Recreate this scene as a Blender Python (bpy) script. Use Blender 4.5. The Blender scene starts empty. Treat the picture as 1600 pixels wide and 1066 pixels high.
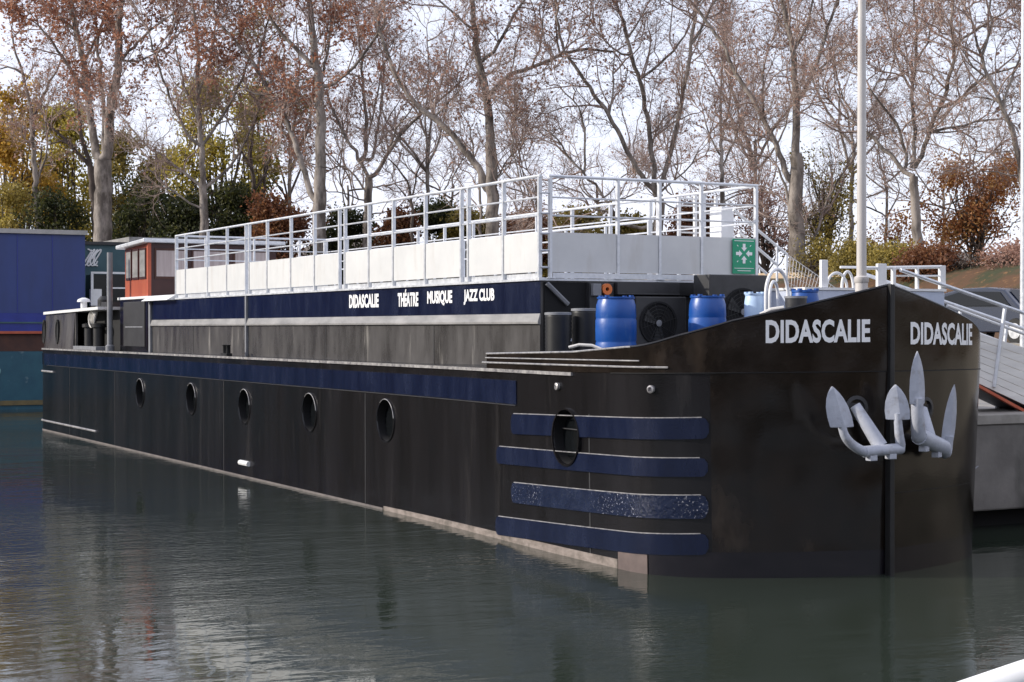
import bpy, bmesh, math, random
import numpy as np
from mathutils import Vector, Matrix, Euler
R = math.radians
random.seed(7); RNG = np.random.default_rng(7)
sc = bpy.context.scene
COL = sc.collection

# ------------------------------------------------------------------ camera
CAM = np.array([-14.099, -16.630, 3.083]); YAW, PIT, FPX = .48489, -.007085, 2660.65
FW = np.array([math.sin(YAW)*math.cos(PIT), math.cos(YAW)*math.cos(PIT), math.sin(PIT)])
RT = np.array([math.cos(YAW), -math.sin(YAW), 0.]); UP = np.cross(RT, FW)
cd = bpy.data.cameras.new('camera'); cam = bpy.data.objects.new('camera', cd); COL.objects.link(cam)
cam.location = CAM
cam.rotation_euler = Matrix((RT, UP, -FW)).transposed().to_euler()
cd.sensor_width = 36; cd.lens = 36*FPX/1600; cd.clip_end = 3000; cd.clip_start = .1
sc.camera = cam

def ray(px, py): return FW + RT*(px-800)/FPX - UP*(py-533)/FPX
def at(px, py, Z): return CAM + ray(px, py)*Z                 # point seen at a pixel, at depth Z
def onp(px, py, ax, val):                                     # point seen at a pixel, on a plane
    v = ray(px, py); i = 'xyz'.index(ax); return CAM + v*(val-CAM[i])/v[i]
def proj(P):
    q = np.array(P)-CAM; z = q@FW; return 800+FPX*(q@RT)/z, 533-FPX*(q@UP)/z

# ------------------------------------------------------------------ light
SUN_AZ = (-.90, .436); SUN_EL = R(23)
w = bpy.data.worlds.new('World'); sc.world = w; w.use_nodes = True
nt = w.node_tree; nt.nodes.clear()
sky = nt.nodes.new('ShaderNodeTexSky'); sky.sky_type = 'NISHITA'; sky.sun_disc = False
sky.sun_elevation = SUN_EL; sky.sun_rotation = math.atan2(SUN_AZ[0], SUN_AZ[1]) % (2*math.pi)
sky.air_density = 1.0; sky.dust_density = 1.0; sky.ozone_density = 1.5; sky.altitude = 30
bg = nt.nodes.new('ShaderNodeBackground'); bg.inputs[1].default_value = .15
out = nt.nodes.new('ShaderNodeOutputWorld')
# thin bright veil of high cloud over the Nishita sky
tcw = nt.nodes.new('ShaderNodeTexCoord'); mpw = nt.nodes.new('ShaderNodeMapping'); mpw.inputs['Scale'].default_value = (1, 1, 3.5)
nzw = nt.nodes.new('ShaderNodeTexNoise'); nzw.inputs['Scale'].default_value = 2.2; nzw.inputs['Detail'].default_value = 7; nzw.inputs['Roughness'].default_value = .55
mrw = nt.nodes.new('ShaderNodeMapRange'); mrw.inputs['From Min'].default_value = .38; mrw.inputs['From Max'].default_value = .66; mrw.inputs['To Min'].default_value = .72; mrw.inputs['To Max'].default_value = .90
mxw = nt.nodes.new('ShaderNodeMix'); mxw.data_type = 'RGBA'; mxw.inputs[7].default_value = (6.7, 6.9, 8.1, 1)
nt.links.new(tcw.outputs['Generated'], mpw.inputs[0]); nt.links.new(mpw.outputs[0], nzw.inputs[0]); nt.links.new(nzw.outputs[0], mrw.inputs['Value'])
nt.links.new(mrw.outputs[0], mxw.inputs[0]); nt.links.new(sky.outputs[0], mxw.inputs[6]); nt.links.new(mxw.outputs[2], bg.inputs[0])
nt.links.new(bg.outputs[0], out.inputs[0])
sl = bpy.data.lights.new('sun', 'SUN'); sl.energy = 3.8; sl.angle = R(.5); sl.color = (1, .93, .83)
so = bpy.data.objects.new('sun', sl); COL.objects.link(so)
sd = Vector((SUN_AZ[0]*math.cos(SUN_EL), SUN_AZ[1]*math.cos(SUN_EL), math.sin(SUN_EL)))
so.rotation_euler = sd.to_track_quat('Z', 'Y').to_euler(); so.location = sd*80
sc.view_settings.view_transform = 'Standard'; sc.view_settings.look = 'None'
sc.view_settings.exposure = 0.2; sc.view_settings.gamma = 1.0

# ------------------------------------------------------------------ helpers
class MB:
    def __init__(s): s.v = []; s.f = []
    def add(s, v, f):
        o = len(s.v); s.v += [tuple(p) for p in v]; s.f += [tuple(i+o for i in q) for q in f]; return s
    def box(s, x0, x1, y0, y1, z0, z1, M=None):
        v = [Vector(p) for p in ((x0,y0,z0),(x1,y0,z0),(x1,y1,z0),(x0,y1,z0),(x0,y0,z1),(x1,y0,z1),(x1,y1,z1),(x0,y1,z1))]
        if M is not None: v = [M @ p for p in v]
        return s.add(v, [(3,2,1,0),(4,5,6,7),(0,1,5,4),(1,2,6,5),(2,3,7,6),(3,0,4,7)])
    def tube(s, pts, r, n=8, caps=True):
        pts = [Vector(p) for p in pts]; rs = r if isinstance(r, (list, tuple)) else [r]*len(pts)
        V = []; F = []; prev = None
        for i, p in enumerate(pts):
            t = (pts[min(i+1, len(pts)-1)]-pts[max(i-1, 0)]).normalized()
            if prev is None: a = t.orthogonal().normalized()
            else: a = (prev - t*prev.dot(t)).normalized()
            prev = a; b = t.cross(a)
            for k in range(n):
                th = 2*math.pi*k/n; V.append(p+(a*math.cos(th)+b*math.sin(th))*rs[i])
        for i in range(len(pts)-1):
            for k in range(n):
                k2 = (k+1) % n; F.append((i*n+k, i*n+k2, (i+1)*n+k2, (i+1)*n+k))
        if caps: F.append(tuple(range(n-1, -1, -1))); F.append(tuple((len(pts)-1)*n+k for k in range(n)))
        return s.add(V, F)
    def ring(s, prof, n=24, M=None): return s.lathe(list(prof)+[prof[0]], n, M, False)
    def lathe(s, prof, n=24, M=None, caps=True):
        V = []; F = []
        for (r, z) in prof:
            for k in range(n):
                th = 2*math.pi*k/n; p = Vector((r*math.cos(th), r*math.sin(th), z)); V.append(M @ p if M is not None else p)
        m = len(prof)
        for i in range(m-1):
            for k in range(n): F.append((i*n+k, i*n+(k+1) % n, (i+1)*n+(k+1) % n, (i+1)*n+k))
        if caps: F.append(tuple(range(n-1, -1, -1))); F.append(tuple((m-1)*n+k for k in range(n)))
        return s.add(V, F)
    def prism(s, poly, a, b, M=None):      # poly in local xz, extruded along y from a to b
        n = len(poly); V = [Vector((x, a, z)) for x, z in poly]+[Vector((x, b, z)) for x, z in poly]
        if M is not None: V = [M @ p for p in V]
        F = [tuple(range(n)), tuple(range(2*n-1, n-1, -1))]+[((i+1) % n, i, n+i, n+(i+1) % n) for i in range(n)]
        return s.add(V, F)
    def build(s, name, mat, parent=None, smooth=False, bevel=0):
        me = bpy.data.meshes.new(name); me.from_pydata(s.v, [], s.f); me.update()
        o = bpy.data.objects.new(name, me); COL.objects.link(o); me.materials.append(mat)
        if bevel or smooth:
            bm = bmesh.new(); bm.from_mesh(me); bmesh.ops.recalc_face_normals(bm, faces=bm.faces); bm.to_mesh(me); bm.free()
        if smooth:
            me.polygons.foreach_set('use_smooth', [True]*len(me.polygons))
            me.set_sharp_from_angle(angle=R(38))
        if bevel:
            m = o.modifiers.new('bevel', 'BEVEL'); m.width = bevel; m.segments = 2; m.limit_method = 'ANGLE'
        if parent is not None: attach(o, parent)
        return o
def attach(o, parent):
    o.parent = parent; o.matrix_parent_inverse = Matrix.Translation(parent_loc(parent)).inverted()
def parent_loc(p):
    # children are built in world coordinates; parents only ever carry a translation
    l = Vector(p.location) if p.get('is_base') else Vector((0, 0, 0))
    return l
def tag(o, label=None, cat=None, group=None, kind=None):
    if label: o['label'] = label
    if cat: o['category'] = cat
    if group: o['group'] = group
    if kind: o['kind'] = kind
    return o
def thing(name, label, cat, loc=(0, 0, 0), group=None):
    o = bpy.data.objects.new(name, None); COL.objects.link(o); o.location = loc; o['is_base'] = 1
    o.empty_display_size = .2
    return tag(o, label, cat, group)

# ------------------------------------------------------------------ materials
def mat(name, c1, c2=None, rough=.6, metal=0, scale=3., stretch=(1, 1, 1), bump=0, bscale=20, spec=.5, rvar=0, detail=6,
        c3=None, scale3=1., stretch3=(1, 1, 1), lim3=(.55, .75), clamp=(.35, .65), coat=0, trans=0, bdist=.02, mask3=0, grit=0):
    m = bpy.data.materials.new(name); m.use_nodes = True; n = m.node_tree; b = n.nodes['Principled BSDF']; L = n.links.new
    b.inputs['Roughness'].default_value = rough; b.inputs['Metallic'].default_value = metal
    b.inputs['Specular IOR Level'].default_value = spec; b.inputs['Coat Weight'].default_value = coat
    b.inputs['Base Color'].default_value = (*c1, 1)
    tc = n.nodes.new('ShaderNodeTexCoord')
    def noise(scale, st, det=6):
        mp = n.nodes.new('ShaderNodeMapping'); mp.inputs['Scale'].default_value = st; L(tc.outputs['Object'], mp.inputs[0])
        t = n.nodes.new('ShaderNodeTexNoise'); t.inputs['Scale'].default_value = scale; t.inputs['Detail'].default_value = det
        t.inputs['Roughness'].default_value = .65
        L(mp.outputs[0], t.inputs[0]); return t
    def ramp(t, a, z):
        r = n.nodes.new('ShaderNodeMapRange'); r.inputs['From Min'].default_value = a; r.inputs['From Max'].default_value = z
        L(t.outputs[0], r.inputs['Value']); return r
    last = None
    if c2 is not None:
        t = noise(scale, stretch, detail); r = ramp(t, *clamp)
        mx = n.nodes.new('ShaderNodeMix'); mx.data_type = 'RGBA'; mx.inputs[6].default_value = (*c1, 1); mx.inputs[7].default_value = (*c2, 1)
        L(r.outputs[0], mx.inputs[0]); last = mx.outputs[2]
        if rvar:
            rr = n.nodes.new('ShaderNodeMapRange'); rr.inputs['To Min'].default_value = max(.03, rough-rvar); rr.inputs['To Max'].default_value = min(1, rough+rvar)
            L(r.outputs[0], rr.inputs['Value']); L(rr.outputs[0], b.inputs['Roughness'])
    if c3 is not None:
        t = noise(scale3, stretch3, 5); r = ramp(t, *lim3)
        if mask3:
            r2 = ramp(noise(mask3, (1, 1, .4), 2), .46, .58); mm = n.nodes.new('ShaderNodeMath'); mm.operation = 'MULTIPLY'
            L(r.outputs[0], mm.inputs[0]); L(r2.outputs[0], mm.inputs[1]); r = mm
        mx = n.nodes.new('ShaderNodeMix'); mx.data_type = 'RGBA'; mx.inputs[7].default_value = (*c3, 1)
        if last: L(last, mx.inputs[6])
        else: mx.inputs[6].default_value = (*c1, 1)
        L(r.outputs[0], mx.inputs[0]); last = mx.outputs[2]
    if last: L(last, b.inputs['Base Color'])
    if bump:
        t = noise(bscale, (1, 1, 1), 1 if bscale < 2 else 6); bn = n.nodes.new('ShaderNodeBump'); bn.inputs['Strength'].default_value = bump; bn.inputs['Distance'].default_value = bdist
        L(t.outputs[0], bn.inputs['Height']); L(bn.outputs[0], b.inputs['Normal'])
        if grit:      # fine pitting of old painted steel, catches the sun
            t2 = noise(38, (1, 1, 1), 3); b2 = n.nodes.new('ShaderNodeBump'); b2.inputs['Strength'].default_value = grit; b2.inputs['Distance'].default_value = .012
            L(t2.outputs[0], b2.inputs['Height']); L(bn.outputs[0], b2.inputs['Normal']); L(b2.outputs[0], b.inputs['Normal'])
    return m
M = {}
# glossy black paint with dusty vertical streaks; dents come from a low bump
M['hull'] = mat('hull_paint', (.0055, .0052, .0060), (.012, .011, .0125), rough=.17, scale=.9, stretch=(1, 1, .12), rvar=.06, bump=.6, bscale=.9, bdist=.04, spec=.45, grit=.15,
                c3=(.034, .031, .031), scale3=2.6, stretch3=(1, 1, .12), lim3=(.58, .86))
M['bow'] = mat('bow_sheen_paint', (.0065, .0050, .0042), (.016, .0115, .009), rough=.15, scale=1.6, rvar=.05, bump=.8, bscale=1.0, bdist=.06, spec=.45, grit=.10,  # brown tones paint a warm sheen and reflections onto the black
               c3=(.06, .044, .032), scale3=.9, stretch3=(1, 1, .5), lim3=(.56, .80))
M['sidewall'] = mat('weathered_wall', (.040, .038, .037), (.085, .08, .077), rough=.3, scale=1.5, stretch=(1, 1, .3), rvar=.1, bump=.15, bscale=3,
                    c3=(.36, .34, .31), scale3=3.2, stretch3=(1, 1, .12), lim3=(.60, .85))
M['navy'] = mat('navy_paint', (.003, .006, .022), (.005, .010, .034), rough=.2, scale=2, stretch=(1, 1, .3), rvar=.1, bump=.4, bscale=1.2, bdist=.03, grit=.25)
M['navy_glints'] = mat('navy_glints', (.003, .007, .026), (.005, .012, .040), rough=.22, scale=3, rvar=.08, bump=.6, bscale=14, grit=.4,
                     c3=(.50, .50, .54), scale3=34, stretch3=(1, 1, 1), lim3=(.60, .67), mask3=.9)  # pale specks paint sun glints into the navy
M['ledge'] = mat('grey_ledge', (.17, .165, .16), (.30, .29, .28), rough=.4, scale=4, stretch=(1, .3, 1), bump=.1)
M['edge'] = mat('worn_steel_edge', (.26, .25, .26), (.5, .48, .46), rough=.35, metal=.4, scale=8, rvar=.1)
M['galv'] = mat('galvanised_steel', (.55, .57, .60), (.72, .73, .75), rough=.38, metal=.35, scale=9, rvar=.08)
M['white_panel'] = mat('white_panel', (.56, .565, .56), (.63, .63, .62), rough=.45, scale=1.3, bump=.06, bscale=2, c3=(.50, .48, .45), scale3=4, stretch3=(1, 1, .2), lim3=(.55, .85))
M['white'] = mat('white_paint', (.78, .78, .78), (.7, .7, .69), rough=.4, scale=6)
M['letter'] = mat('white_lettering', (.80, .80, .80), rough=.5)
M['black'] = mat('black_rubber', (.006, .006, .007), (.012, .012, .013), rough=.45, scale=6)
M['dark'] = mat('black_parts_and_shade', (.006, .006, .007), rough=.9)  # near black for dark parts, also painted in for recess shade
M['dgrey'] = mat('dark_grey_metal', (.020, .020, .022), (.035, .035, .037), rough=.45, scale=3, bump=.1)
M['mgrey'] = mat('mid_grey_metal', (.16, .165, .18), (.22, .225, .24), rough=.5, scale=4)
M['barrel'] = mat('blue_plastic', (.004, .062, .29), (.008, .08, .33), rough=.38, scale=3, rvar=.08, bump=.2, bscale=5, c3=(.05, .13, .34), scale3=9, stretch3=(1, 1, .25), lim3=(.60, .78))
M['barrel_pale'] = mat('pale_blue_plastic', (.42, .58, .82), (.5, .65, .85), rough=.4, scale=4)
M['anchor'] = mat('anchor_paint', (.35, .37, .43), (.45, .47, .53), rough=.45, scale=5, bump=.3, bscale=30, c3=(.26, .25, .26), scale3=6, lim3=(.56, .78))
M['boot'] = mat('boot_stripe', (.17, .14, .12), (.28, .235, .21), rough=.7, scale=5, stretch=(1, 1, 3), bump=.3, c3=(.10, .085, .07), scale3=3.2, lim3=(.5, .7))
M['deck'] = mat('deck_paint', (.10, .10, .105), (.15, .15, .15), rough=.7, scale=2, bump=.2)
M['glass'] = mat('dark_glass', (.006, .007, .008), rough=.12, spec=.3)
M['curtain'] = mat('pale_window', (.34, .28, .27), (.46, .39, .37), rough=.2, scale=2, stretch=(6, 6, .3))
M['red'] = mat('red_wood', (.27, .045, .018), (.36, .08, .03), rough=.45, scale=5, stretch=(1, 1, .15), bump=.15)
M['red_shade_frame'] = mat('shaded_front_and_frame_red', (.030, .006, .005), (.045, .009, .007), rough=.4, scale=5, stretch=(1, 1, .15))  # darker red puts the front's shade into the colour; also side window frames
M['green'] = mat('green_sign', (.0, .26, .13), (.01, .29, .15), rough=.35, scale=2)
M['orange'] = mat('orange_plastic', (.65, .16, .03), rough=.4)
M['concrete'] = mat('concrete', (.13, .12, .11), (.20, .185, .17), rough=.85, scale=1.2, bump=.4, bscale=7, c3=(.05, .048, .042), scale3=.9, stretch3=(1, 1, .3), lim3=(.5, .7))
M['quay'] = mat('quay_stone', (.20, .18, .155), (.28, .26, .22), rough=.9, scale=1.0, bump=.4, bscale=4)
M['bluebox'] = mat('blue_cladding', (.022, .040, .145), (.032, .055, .19), rough=.5, scale=1.2, stretch=(1, 1, .3), rvar=.08)
M['bluedeep'] = mat('deep_blue_paint', (.012, .025, .20), (.018, .035, .25), rough=.4, scale=2)
M['teal'] = mat('teal_paint', (.010, .060, .095), (.018, .085, .12), rough=.5, scale=1.5, bump=.2, c3=(.12, .18, .20), scale3=1.4, lim3=(.62, .72))
M['teal2'] = mat('teal_container', (.035, .085, .10), (.05, .11, .13), rough=.6, scale=1.5)
M['rust'] = mat('rusty_red', (.045, .018, .013), (.08, .03, .018), rough=.7, scale=2.5, bump=.2)
M['redpaint'] = mat('red_paint', (.45, .10, .045), (.38, .07, .03), rough=.45, scale=4)
M['board'] = mat('pale_boards', (.62, .60, .57), (.76, .74, .70), rough=.6, scale=2, stretch=(.3, .3, 3), bump=.1)
M['rope'] = mat('pale_rope', (.55, .53, .50), (.65, .63, .6), rough=.8, scale=20)
M['car'] = mat('dark_car_paint', (.010, .016, .035), rough=.18, coat=.5)
M['car2'] = mat('grey_car_paint', (.06, .065, .075), rough=.2, coat=.5)
M['tyre'] = mat('tyre', (.02, .02, .02), rough=.8)
M['lamp'] = mat('lamp_lens', (.5, .1, .06), rough=.2)
M['bark'] = mat('plane_bark', (.10, .082, .068), (.31, .27, .235), rough=.85, scale=2.2, stretch=(1, 1, .35), bump=.5, bscale=9, clamp=(.42, .6))
M['barkd'] = mat('dark_bark', (.055, .042, .035), (.13, .10, .08), rough=.9, scale=2.5, stretch=(1, 1, .3), bump=.5, bscale=9)
M['twig'] = mat('twig_bark', (.24, .17, .14), (.46, .36, .31), rough=.85, scale=.6)
def leafmat(name, cols, scale=.9):
    m = bpy.data.materials.new(name); m.use_nodes = True; n = m.node_tree; b = n.nodes['Principled BSDF']; L = n.links.new
    g = n.nodes.new('ShaderNodeNewGeometry'); t = n.nodes.new('ShaderNodeTexNoise'); t.inputs['Scale'].default_value = scale; t.inputs['Detail'].default_value = 8; t.inputs['Roughness'].default_value = .8
    L(g.outputs['Position'], t.inputs[0])
    ad = n.nodes.new('ShaderNodeMath'); ad.operation = 'MULTIPLY_ADD'; ad.inputs[1].default_value = .3; 
    L(g.outputs['Random Per Island'], ad.inputs[0]); L(t.outputs[0], ad.inputs[2])
    r = n.nodes.new('ShaderNodeValToRGB'); L(ad.outputs[0], r.inputs[0])
    e = r.color_ramp.elements; e[0].position = .42; e[0].color = (*cols[0], 1); e[1].position = .85; e[1].color = (*cols[-1], 1)
    for i, c in enumerate(cols[1:-1]): x = e.new(.42+.43*(i+1)/(len(cols)-1)); x.color = (*c, 1)
    tr = n.nodes.new('ShaderNodeBsdfTranslucent'); mx = n.nodes.new('ShaderNodeMixShader'); mx.inputs[0].default_value = .5
    L(r.outputs[0], b.inputs['Base Color']); L(r.outputs[0], tr.inputs[0]); b.inputs['Roughness'].default_value = .6
    L(b.outputs[0], mx.inputs[1]); L(tr.outputs[0], mx.inputs[2]); L(mx.outputs[0], n.nodes['Material Output'].inputs[0])
    return m
M['lrust'] = leafmat('rust_leaves', [(.25, .10, .06), (.40, .18, .11), (.54, .30, .19)])
M['lbrown'] = leafmat('brown_leaves', [(.28, .15, .11), (.42, .25, .19), (.55, .36, .28)])
M['lyellow'] = leafmat('yellow_green_leaves', [(.16, .15, .03), (.40, .34, .06), (.66, .50, .10)], .5)
M['lorange'] = leafmat('orange_yellow_leaves', [(.22, .15, .03), (.50, .32, .05), (.70, .42, .08)], .5)
M['ldark'] = leafmat('dark_green_leaves', [(.014, .020, .008), (.035, .045, .015), (.11, .11, .03)], .5)
M['lolive'] = leafmat('olive_leaves', [(.10, .08, .03), (.30, .24, .06), (.52, .40, .10)], .5)
M['lred'] = leafmat('red_brown_leaves', [(.20, .07, .035), (.42, .18, .07), (.62, .38, .14)], .6)

# ------------------------------------------------------------------ setting: water, ground, quay
def water():
    m = bpy.data.materials.new('river_water'); m.use_nodes = True; n = m.node_tree; b = n.nodes['Principled BSDF']; L = n.links.new
    b.inputs['Base Color'].default_value = (.027, .035, .026, 1); b.inputs['Roughness'].default_value = .03
    b.inputs['IOR'].default_value = 1.33; b.inputs['Specular IOR Level'].default_value = .5
    tc = n.nodes.new('ShaderNodeTexCoord')
    def tex(scale, rot, st, det, w=None):
        mp = n.nodes.new('ShaderNodeMapping'); mp.inputs['Rotation'].default_value = (0, 0, rot); mp.inputs['Scale'].default_value = st
        L(tc.outputs['Object'], mp.inputs[0]); t = n.nodes.new('ShaderNodeTexNoise'); t.inputs['Scale'].default_value = scale
        t.inputs['Detail'].default_value = det; t.inputs['Distortion'].default_value = .6; L(mp.outputs[0], t.inputs[0]); return t
    a = tex(.55, YAW, (.45, 1.3, 1), 2); c = tex(2.2, YAW+.3, (.6, 1.4, 1), 3); f = tex(8, YAW-.4, (.8, 1.2, 1), 3); patch = tex(.11, .3, (1, 1, 1), 2)
    pr = n.nodes.new('ShaderNodeMapRange'); pr.inputs['From Min'].default_value = .45; pr.inputs['From Max'].default_value = .62; pr.inputs['To Min'].default_value = .12
    L(patch.outputs[0], pr.inputs['Value'])
    def mul(x, k):
        q = n.nodes.new('ShaderNodeMath'); q.operation = 'MULTIPLY'; L(x, q.inputs[0])
        if isinstance(k, float): q.inputs[1].default_value = k
        else: L(k, q.inputs[1])
        return q.outputs[0]
    def plus(x, y):
        q = n.nodes.new('ShaderNodeMath'); q.operation = 'ADD'; L(x, q.inputs[0]); L(y, q.inputs[1]); return q.outputs[0]
    h = plus(plus(mul(a.outputs[0], .012), mul(c.outputs[0], .0055)), mul(mul(f.outputs[0], pr.outputs[0]), .0060))
    bn = n.nodes.new('ShaderNodeBump'); bn.inputs['Strength'].default_value = 1; bn.inputs['Distance'].default_value = 1.0
    L(h, bn.inputs['Height']); L(bn.outputs[0], b.inputs['Normal'])
    return m
M['water'] = water()
tag(MB().add([(-900, -300, 0), (120, -300, 0), (120, 900, 0), (-900, 900, 0)], [(0, 1, 2, 3)]).build('water', M['water']), kind='structure')

QUAY = [(13, -320), (11, -20), (11.5, 36), (12, 60), (0, 98), (-60, 150), (-900, 420)]
def sdist(X, Y):
    D = np.full(X.shape, 1e9); S = np.ones(X.shape)
    for (x0, y0), (x1, y1) in zip(QUAY[:-1], QUAY[1:]):
        dx, dy = x1-x0, y1-y0; L2 = dx*dx+dy*dy
        t = np.clip(((X-x0)*dx+(Y-y0)*dy)/L2, 0, 1); ex = X-x0-t*dx; ey = Y-y0-t*dy; d = np.hypot(ex, ey)
        side = np.sign(dy*(X-x0)-dx*(Y-y0)); k = d < D; S = np.where(k, side, S); D = np.where(k, d, D)
    return D*S
def height(X, Y):
    X = np.asarray(X, float); Y = np.asarray(Y, float); d = sdist(X, Y)
    s = np.clip((d-9)/6, 0, 1); s = s*s*(3-2*s)
    h = 2.7+2.45*s + .10*np.sin(X*.31)*np.cos(Y*.27)*s + np.clip(d-60, 0, 400)*.004
    return np.where(d < .4, -4., h)
def ground():
    xs = np.concatenate([np.linspace(-900, -60, 15), np.arange(-56, 90, 1.0), np.linspace(100, 1500, 15)])
    ys = np.concatenate([np.linspace(-320, -24, 8), np.arange(-20, 130, 1.0), np.linspace(140, 1800, 16)])
    X, Y = np.meshgrid(xs, ys); Z = height(X, Y); nx = len(xs); ny = len(ys)
    V = np.stack([X, Y, Z], -1).reshape(-1, 3); i = np.arange(nx*ny).reshape(ny, nx)
    F = np.stack([i[:-1, :-1], i[:-1, 1:], i[1:, 1:], i[1:, :-1]], -1).reshape(-1, 4)
    me = bpy.data.meshes.new('ground'); me.from_pydata(V.tolist(), [], F.tolist()); o = bpy.data.objects.new('ground', me); COL.objects.link(o)
    me.polygons.foreach_set('use_smooth', [True]*len(me.polygons))
    me.materials.append(mat('leafy_ground', (.035, .040, .014), (.09, .045, .02), rough=.95, scale=.6, bump=.6, bscale=4, clamp=(.42, .56),
                            c3=(.20, .10, .04), scale3=3.5, lim3=(.57, .68)))
    tag(o, kind='structure')
ground()
def wall_line(pts, z0, z1, th):
    b = MB()
    for (x0, y0), (x1, y1) in zip(pts[:-1], pts[1:]):
        d = Vector((x1-x0, y1-y0)); L_ = d.length; a = math.atan2(d.y, d.x)
        Mx = Matrix.Translation((x0, y0, 0)) @ Matrix.Rotation(a, 4, 'Z')
        b.box(0, L_, -th, 0, z0, z1-.25, Mx); b.box(0, L_, -th-.05, .08, z1-.25, z1, Mx)
    return b
tag(wall_line(QUAY[1:6], -3.9, 2.78, 1.6).build('quay_wall', M['quay']), 'pale stone quay wall with a coping along the river bank behind the barge', 'quay wall')
# far hill behind the trees
def hill():
    b = MB(); n = 60; P = []
    for k in range(n+1):
        a = YAW + R(-26) + R(58)*k/n; Rr = 620
        h = 28+10*math.sin(k*.35)+5*math.sin(k*.9+1)+8*math.sin(k*.13)
        for j, (dr, f) in enumerate(((0, 0), (60, .6), (130, .92), (220, 1), (420, .6))):
            P.append((CAM[0]+math.sin(a)*(Rr+dr), CAM[1]+math.cos(a)*(Rr+dr), 4+(h)*f))
    F = [(k*5+j, (k+1)*5+j, (k+1)*5+j+1, k*5+j+1) for k in range(n) for j in range(4)]
    b.add(P, F); tag(b.build('hill', mat('wooded_hill', (.07, .065, .06), (.14, .11, .09), rough=1, scale=.03, bump=1, bscale=.1), smooth=True), kind='structure')
hill()

# unseen wooded opposite bank, added left of and behind the camera to darken reflections
def unseen_bank():
    b = MB(); n = 90; prof = ((0, -.5), (1.5, 2.0), (10, 4.5), (12, 9), (20, 15), (30, 18), (45, 16), (80, 12))
    for k in range(n+1):
        a = YAW+R(125)+R(210)*k/n; 
        for j, (dr, h) in enumerate(prof):
            hh = h if j < 3 else h*(1+.22*math.sin(k*.9+j)+.18*math.sin(k*2.3)+.1*math.sin(k*5.1+j*2))*(.62+.38*min(1, abs(k-n*.5)/30+.4))
            b.v.append((CAM[0]+math.sin(a)*(95+dr), CAM[1]+math.cos(a)*(95+dr), hh))
    m = len(prof); b.f = [(k*m+j, k*m+j+1, (k+1)*m+j+1, (k+1)*m+j) for k in range(n) for j in range(m-1)]
    tag(b.build('unseen_opposite_bank', mat('unseen_wooded_bank', (.045, .032, .020), (.10, .065, .04), rough=1, scale=.25, bump=1, bscale=.6), smooth=True), kind='structure')
unseen_bank()

# ------------------------------------------------------------------ barge
B = 2.53; BB = 2.75; LBOW = 1.8; YS0 = 36.0; LST = 1.75
def outline():
    P = []
    for k in range(61):
        th = math.pi/2*k/60; sn = math.sin(th)
        P.append((-BB*sn, LBOW*(1-math.cos(th))+.55*sn*(1-sn)))
    y = LBOW
    while y < YS0-.3:
        y += .5; q = min(1, max(0, (y-LBOW)/7.5)); P.append((-(B+(BB-B)*(1-q*q*(3-2*q))), min(y, YS0)))
    P.append((-B, YS0)) if P[-1][1] < YS0-1e-6 else None
    for k in range(1, 25):
        th = math.pi/2*k/24; P.append((-B*math.cos(th), YS0+LST*math.sin(th)))
    return P
OUT = np.array(outline()); SEG = np.hypot(*np.diff(OUT, axis=0).T); SL = np.concatenate([[0], np.cumsum(SEG)]); STOT = SL[-1]
def hp(s, z, off=0.):
    """point of the hull skin at arc length s from the stem (s<0: far side), height z, pushed out by off"""
    a = abs(s); x = np.interp(a, SL, OUT[:, 0]); y = np.interp(a, SL, OUT[:, 1])
    e = .02; x1 = np.interp(min(a+e, STOT), SL, OUT[:, 0]); y1 = np.interp(min(a+e, STOT), SL, OUT[:, 1])
    x0 = np.interp(max(a-e, 0), SL, OUT[:, 0]); y0 = np.interp(max(a-e, 0), SL, OUT[:, 1])
    tx, ty = x1-x0, y1-y0; l = math.hypot(tx, ty); nx, ny = -ty/l, tx/l          # outward on the port side
    if nx > 0 and y < 30: nx, ny = -nx, -ny
    if ny < 0 and y > 37 : nx, ny = -nx, -ny
    fl = .10*max(0, (2.6-z)/2.6)*math.exp(-y/3.0)
    x = x*(1-fl*.5); y = y+fl*.9*(1 if y < 15 else 0)
    x += nx*off; y += ny*off
    return Vector((-x if s < 0 else x, y, z))
def s_at_y(y): return float(np.interp(y, OUT[60:-24, 1], SL[60:-24]))
def s_at_px(px, z, side=1):
    best = None
    for k in range(0, 700 if side > 0 else 110):
        s = side*k*.02; P = hp(s, z); q, _ = proj(P); d = abs(q-px)
        if best is None or d < best[0]: best = (d, s)
    return best[1]
def seam(a):        # deck line
    y = np.interp(a, SL, OUT[:, 1]); return 2.50+.09*max(0, 1-y/5.)
TS = [0, .7, .9, 1.0]; TZ = [3.62, 3.17, 2.98, 2.84]
def sheer(a):
    x = abs(np.interp(a, SL, OUT[:, 0]))/BB; y = np.interp(a, SL, OUT[:, 1])
    if y <= LBOW: return float(np.interp(x, TS, TZ))
    return float(np.interp(y, [LBOW, 3.2, 6.0], [2.84, 2.76, 2.70]))
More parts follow.
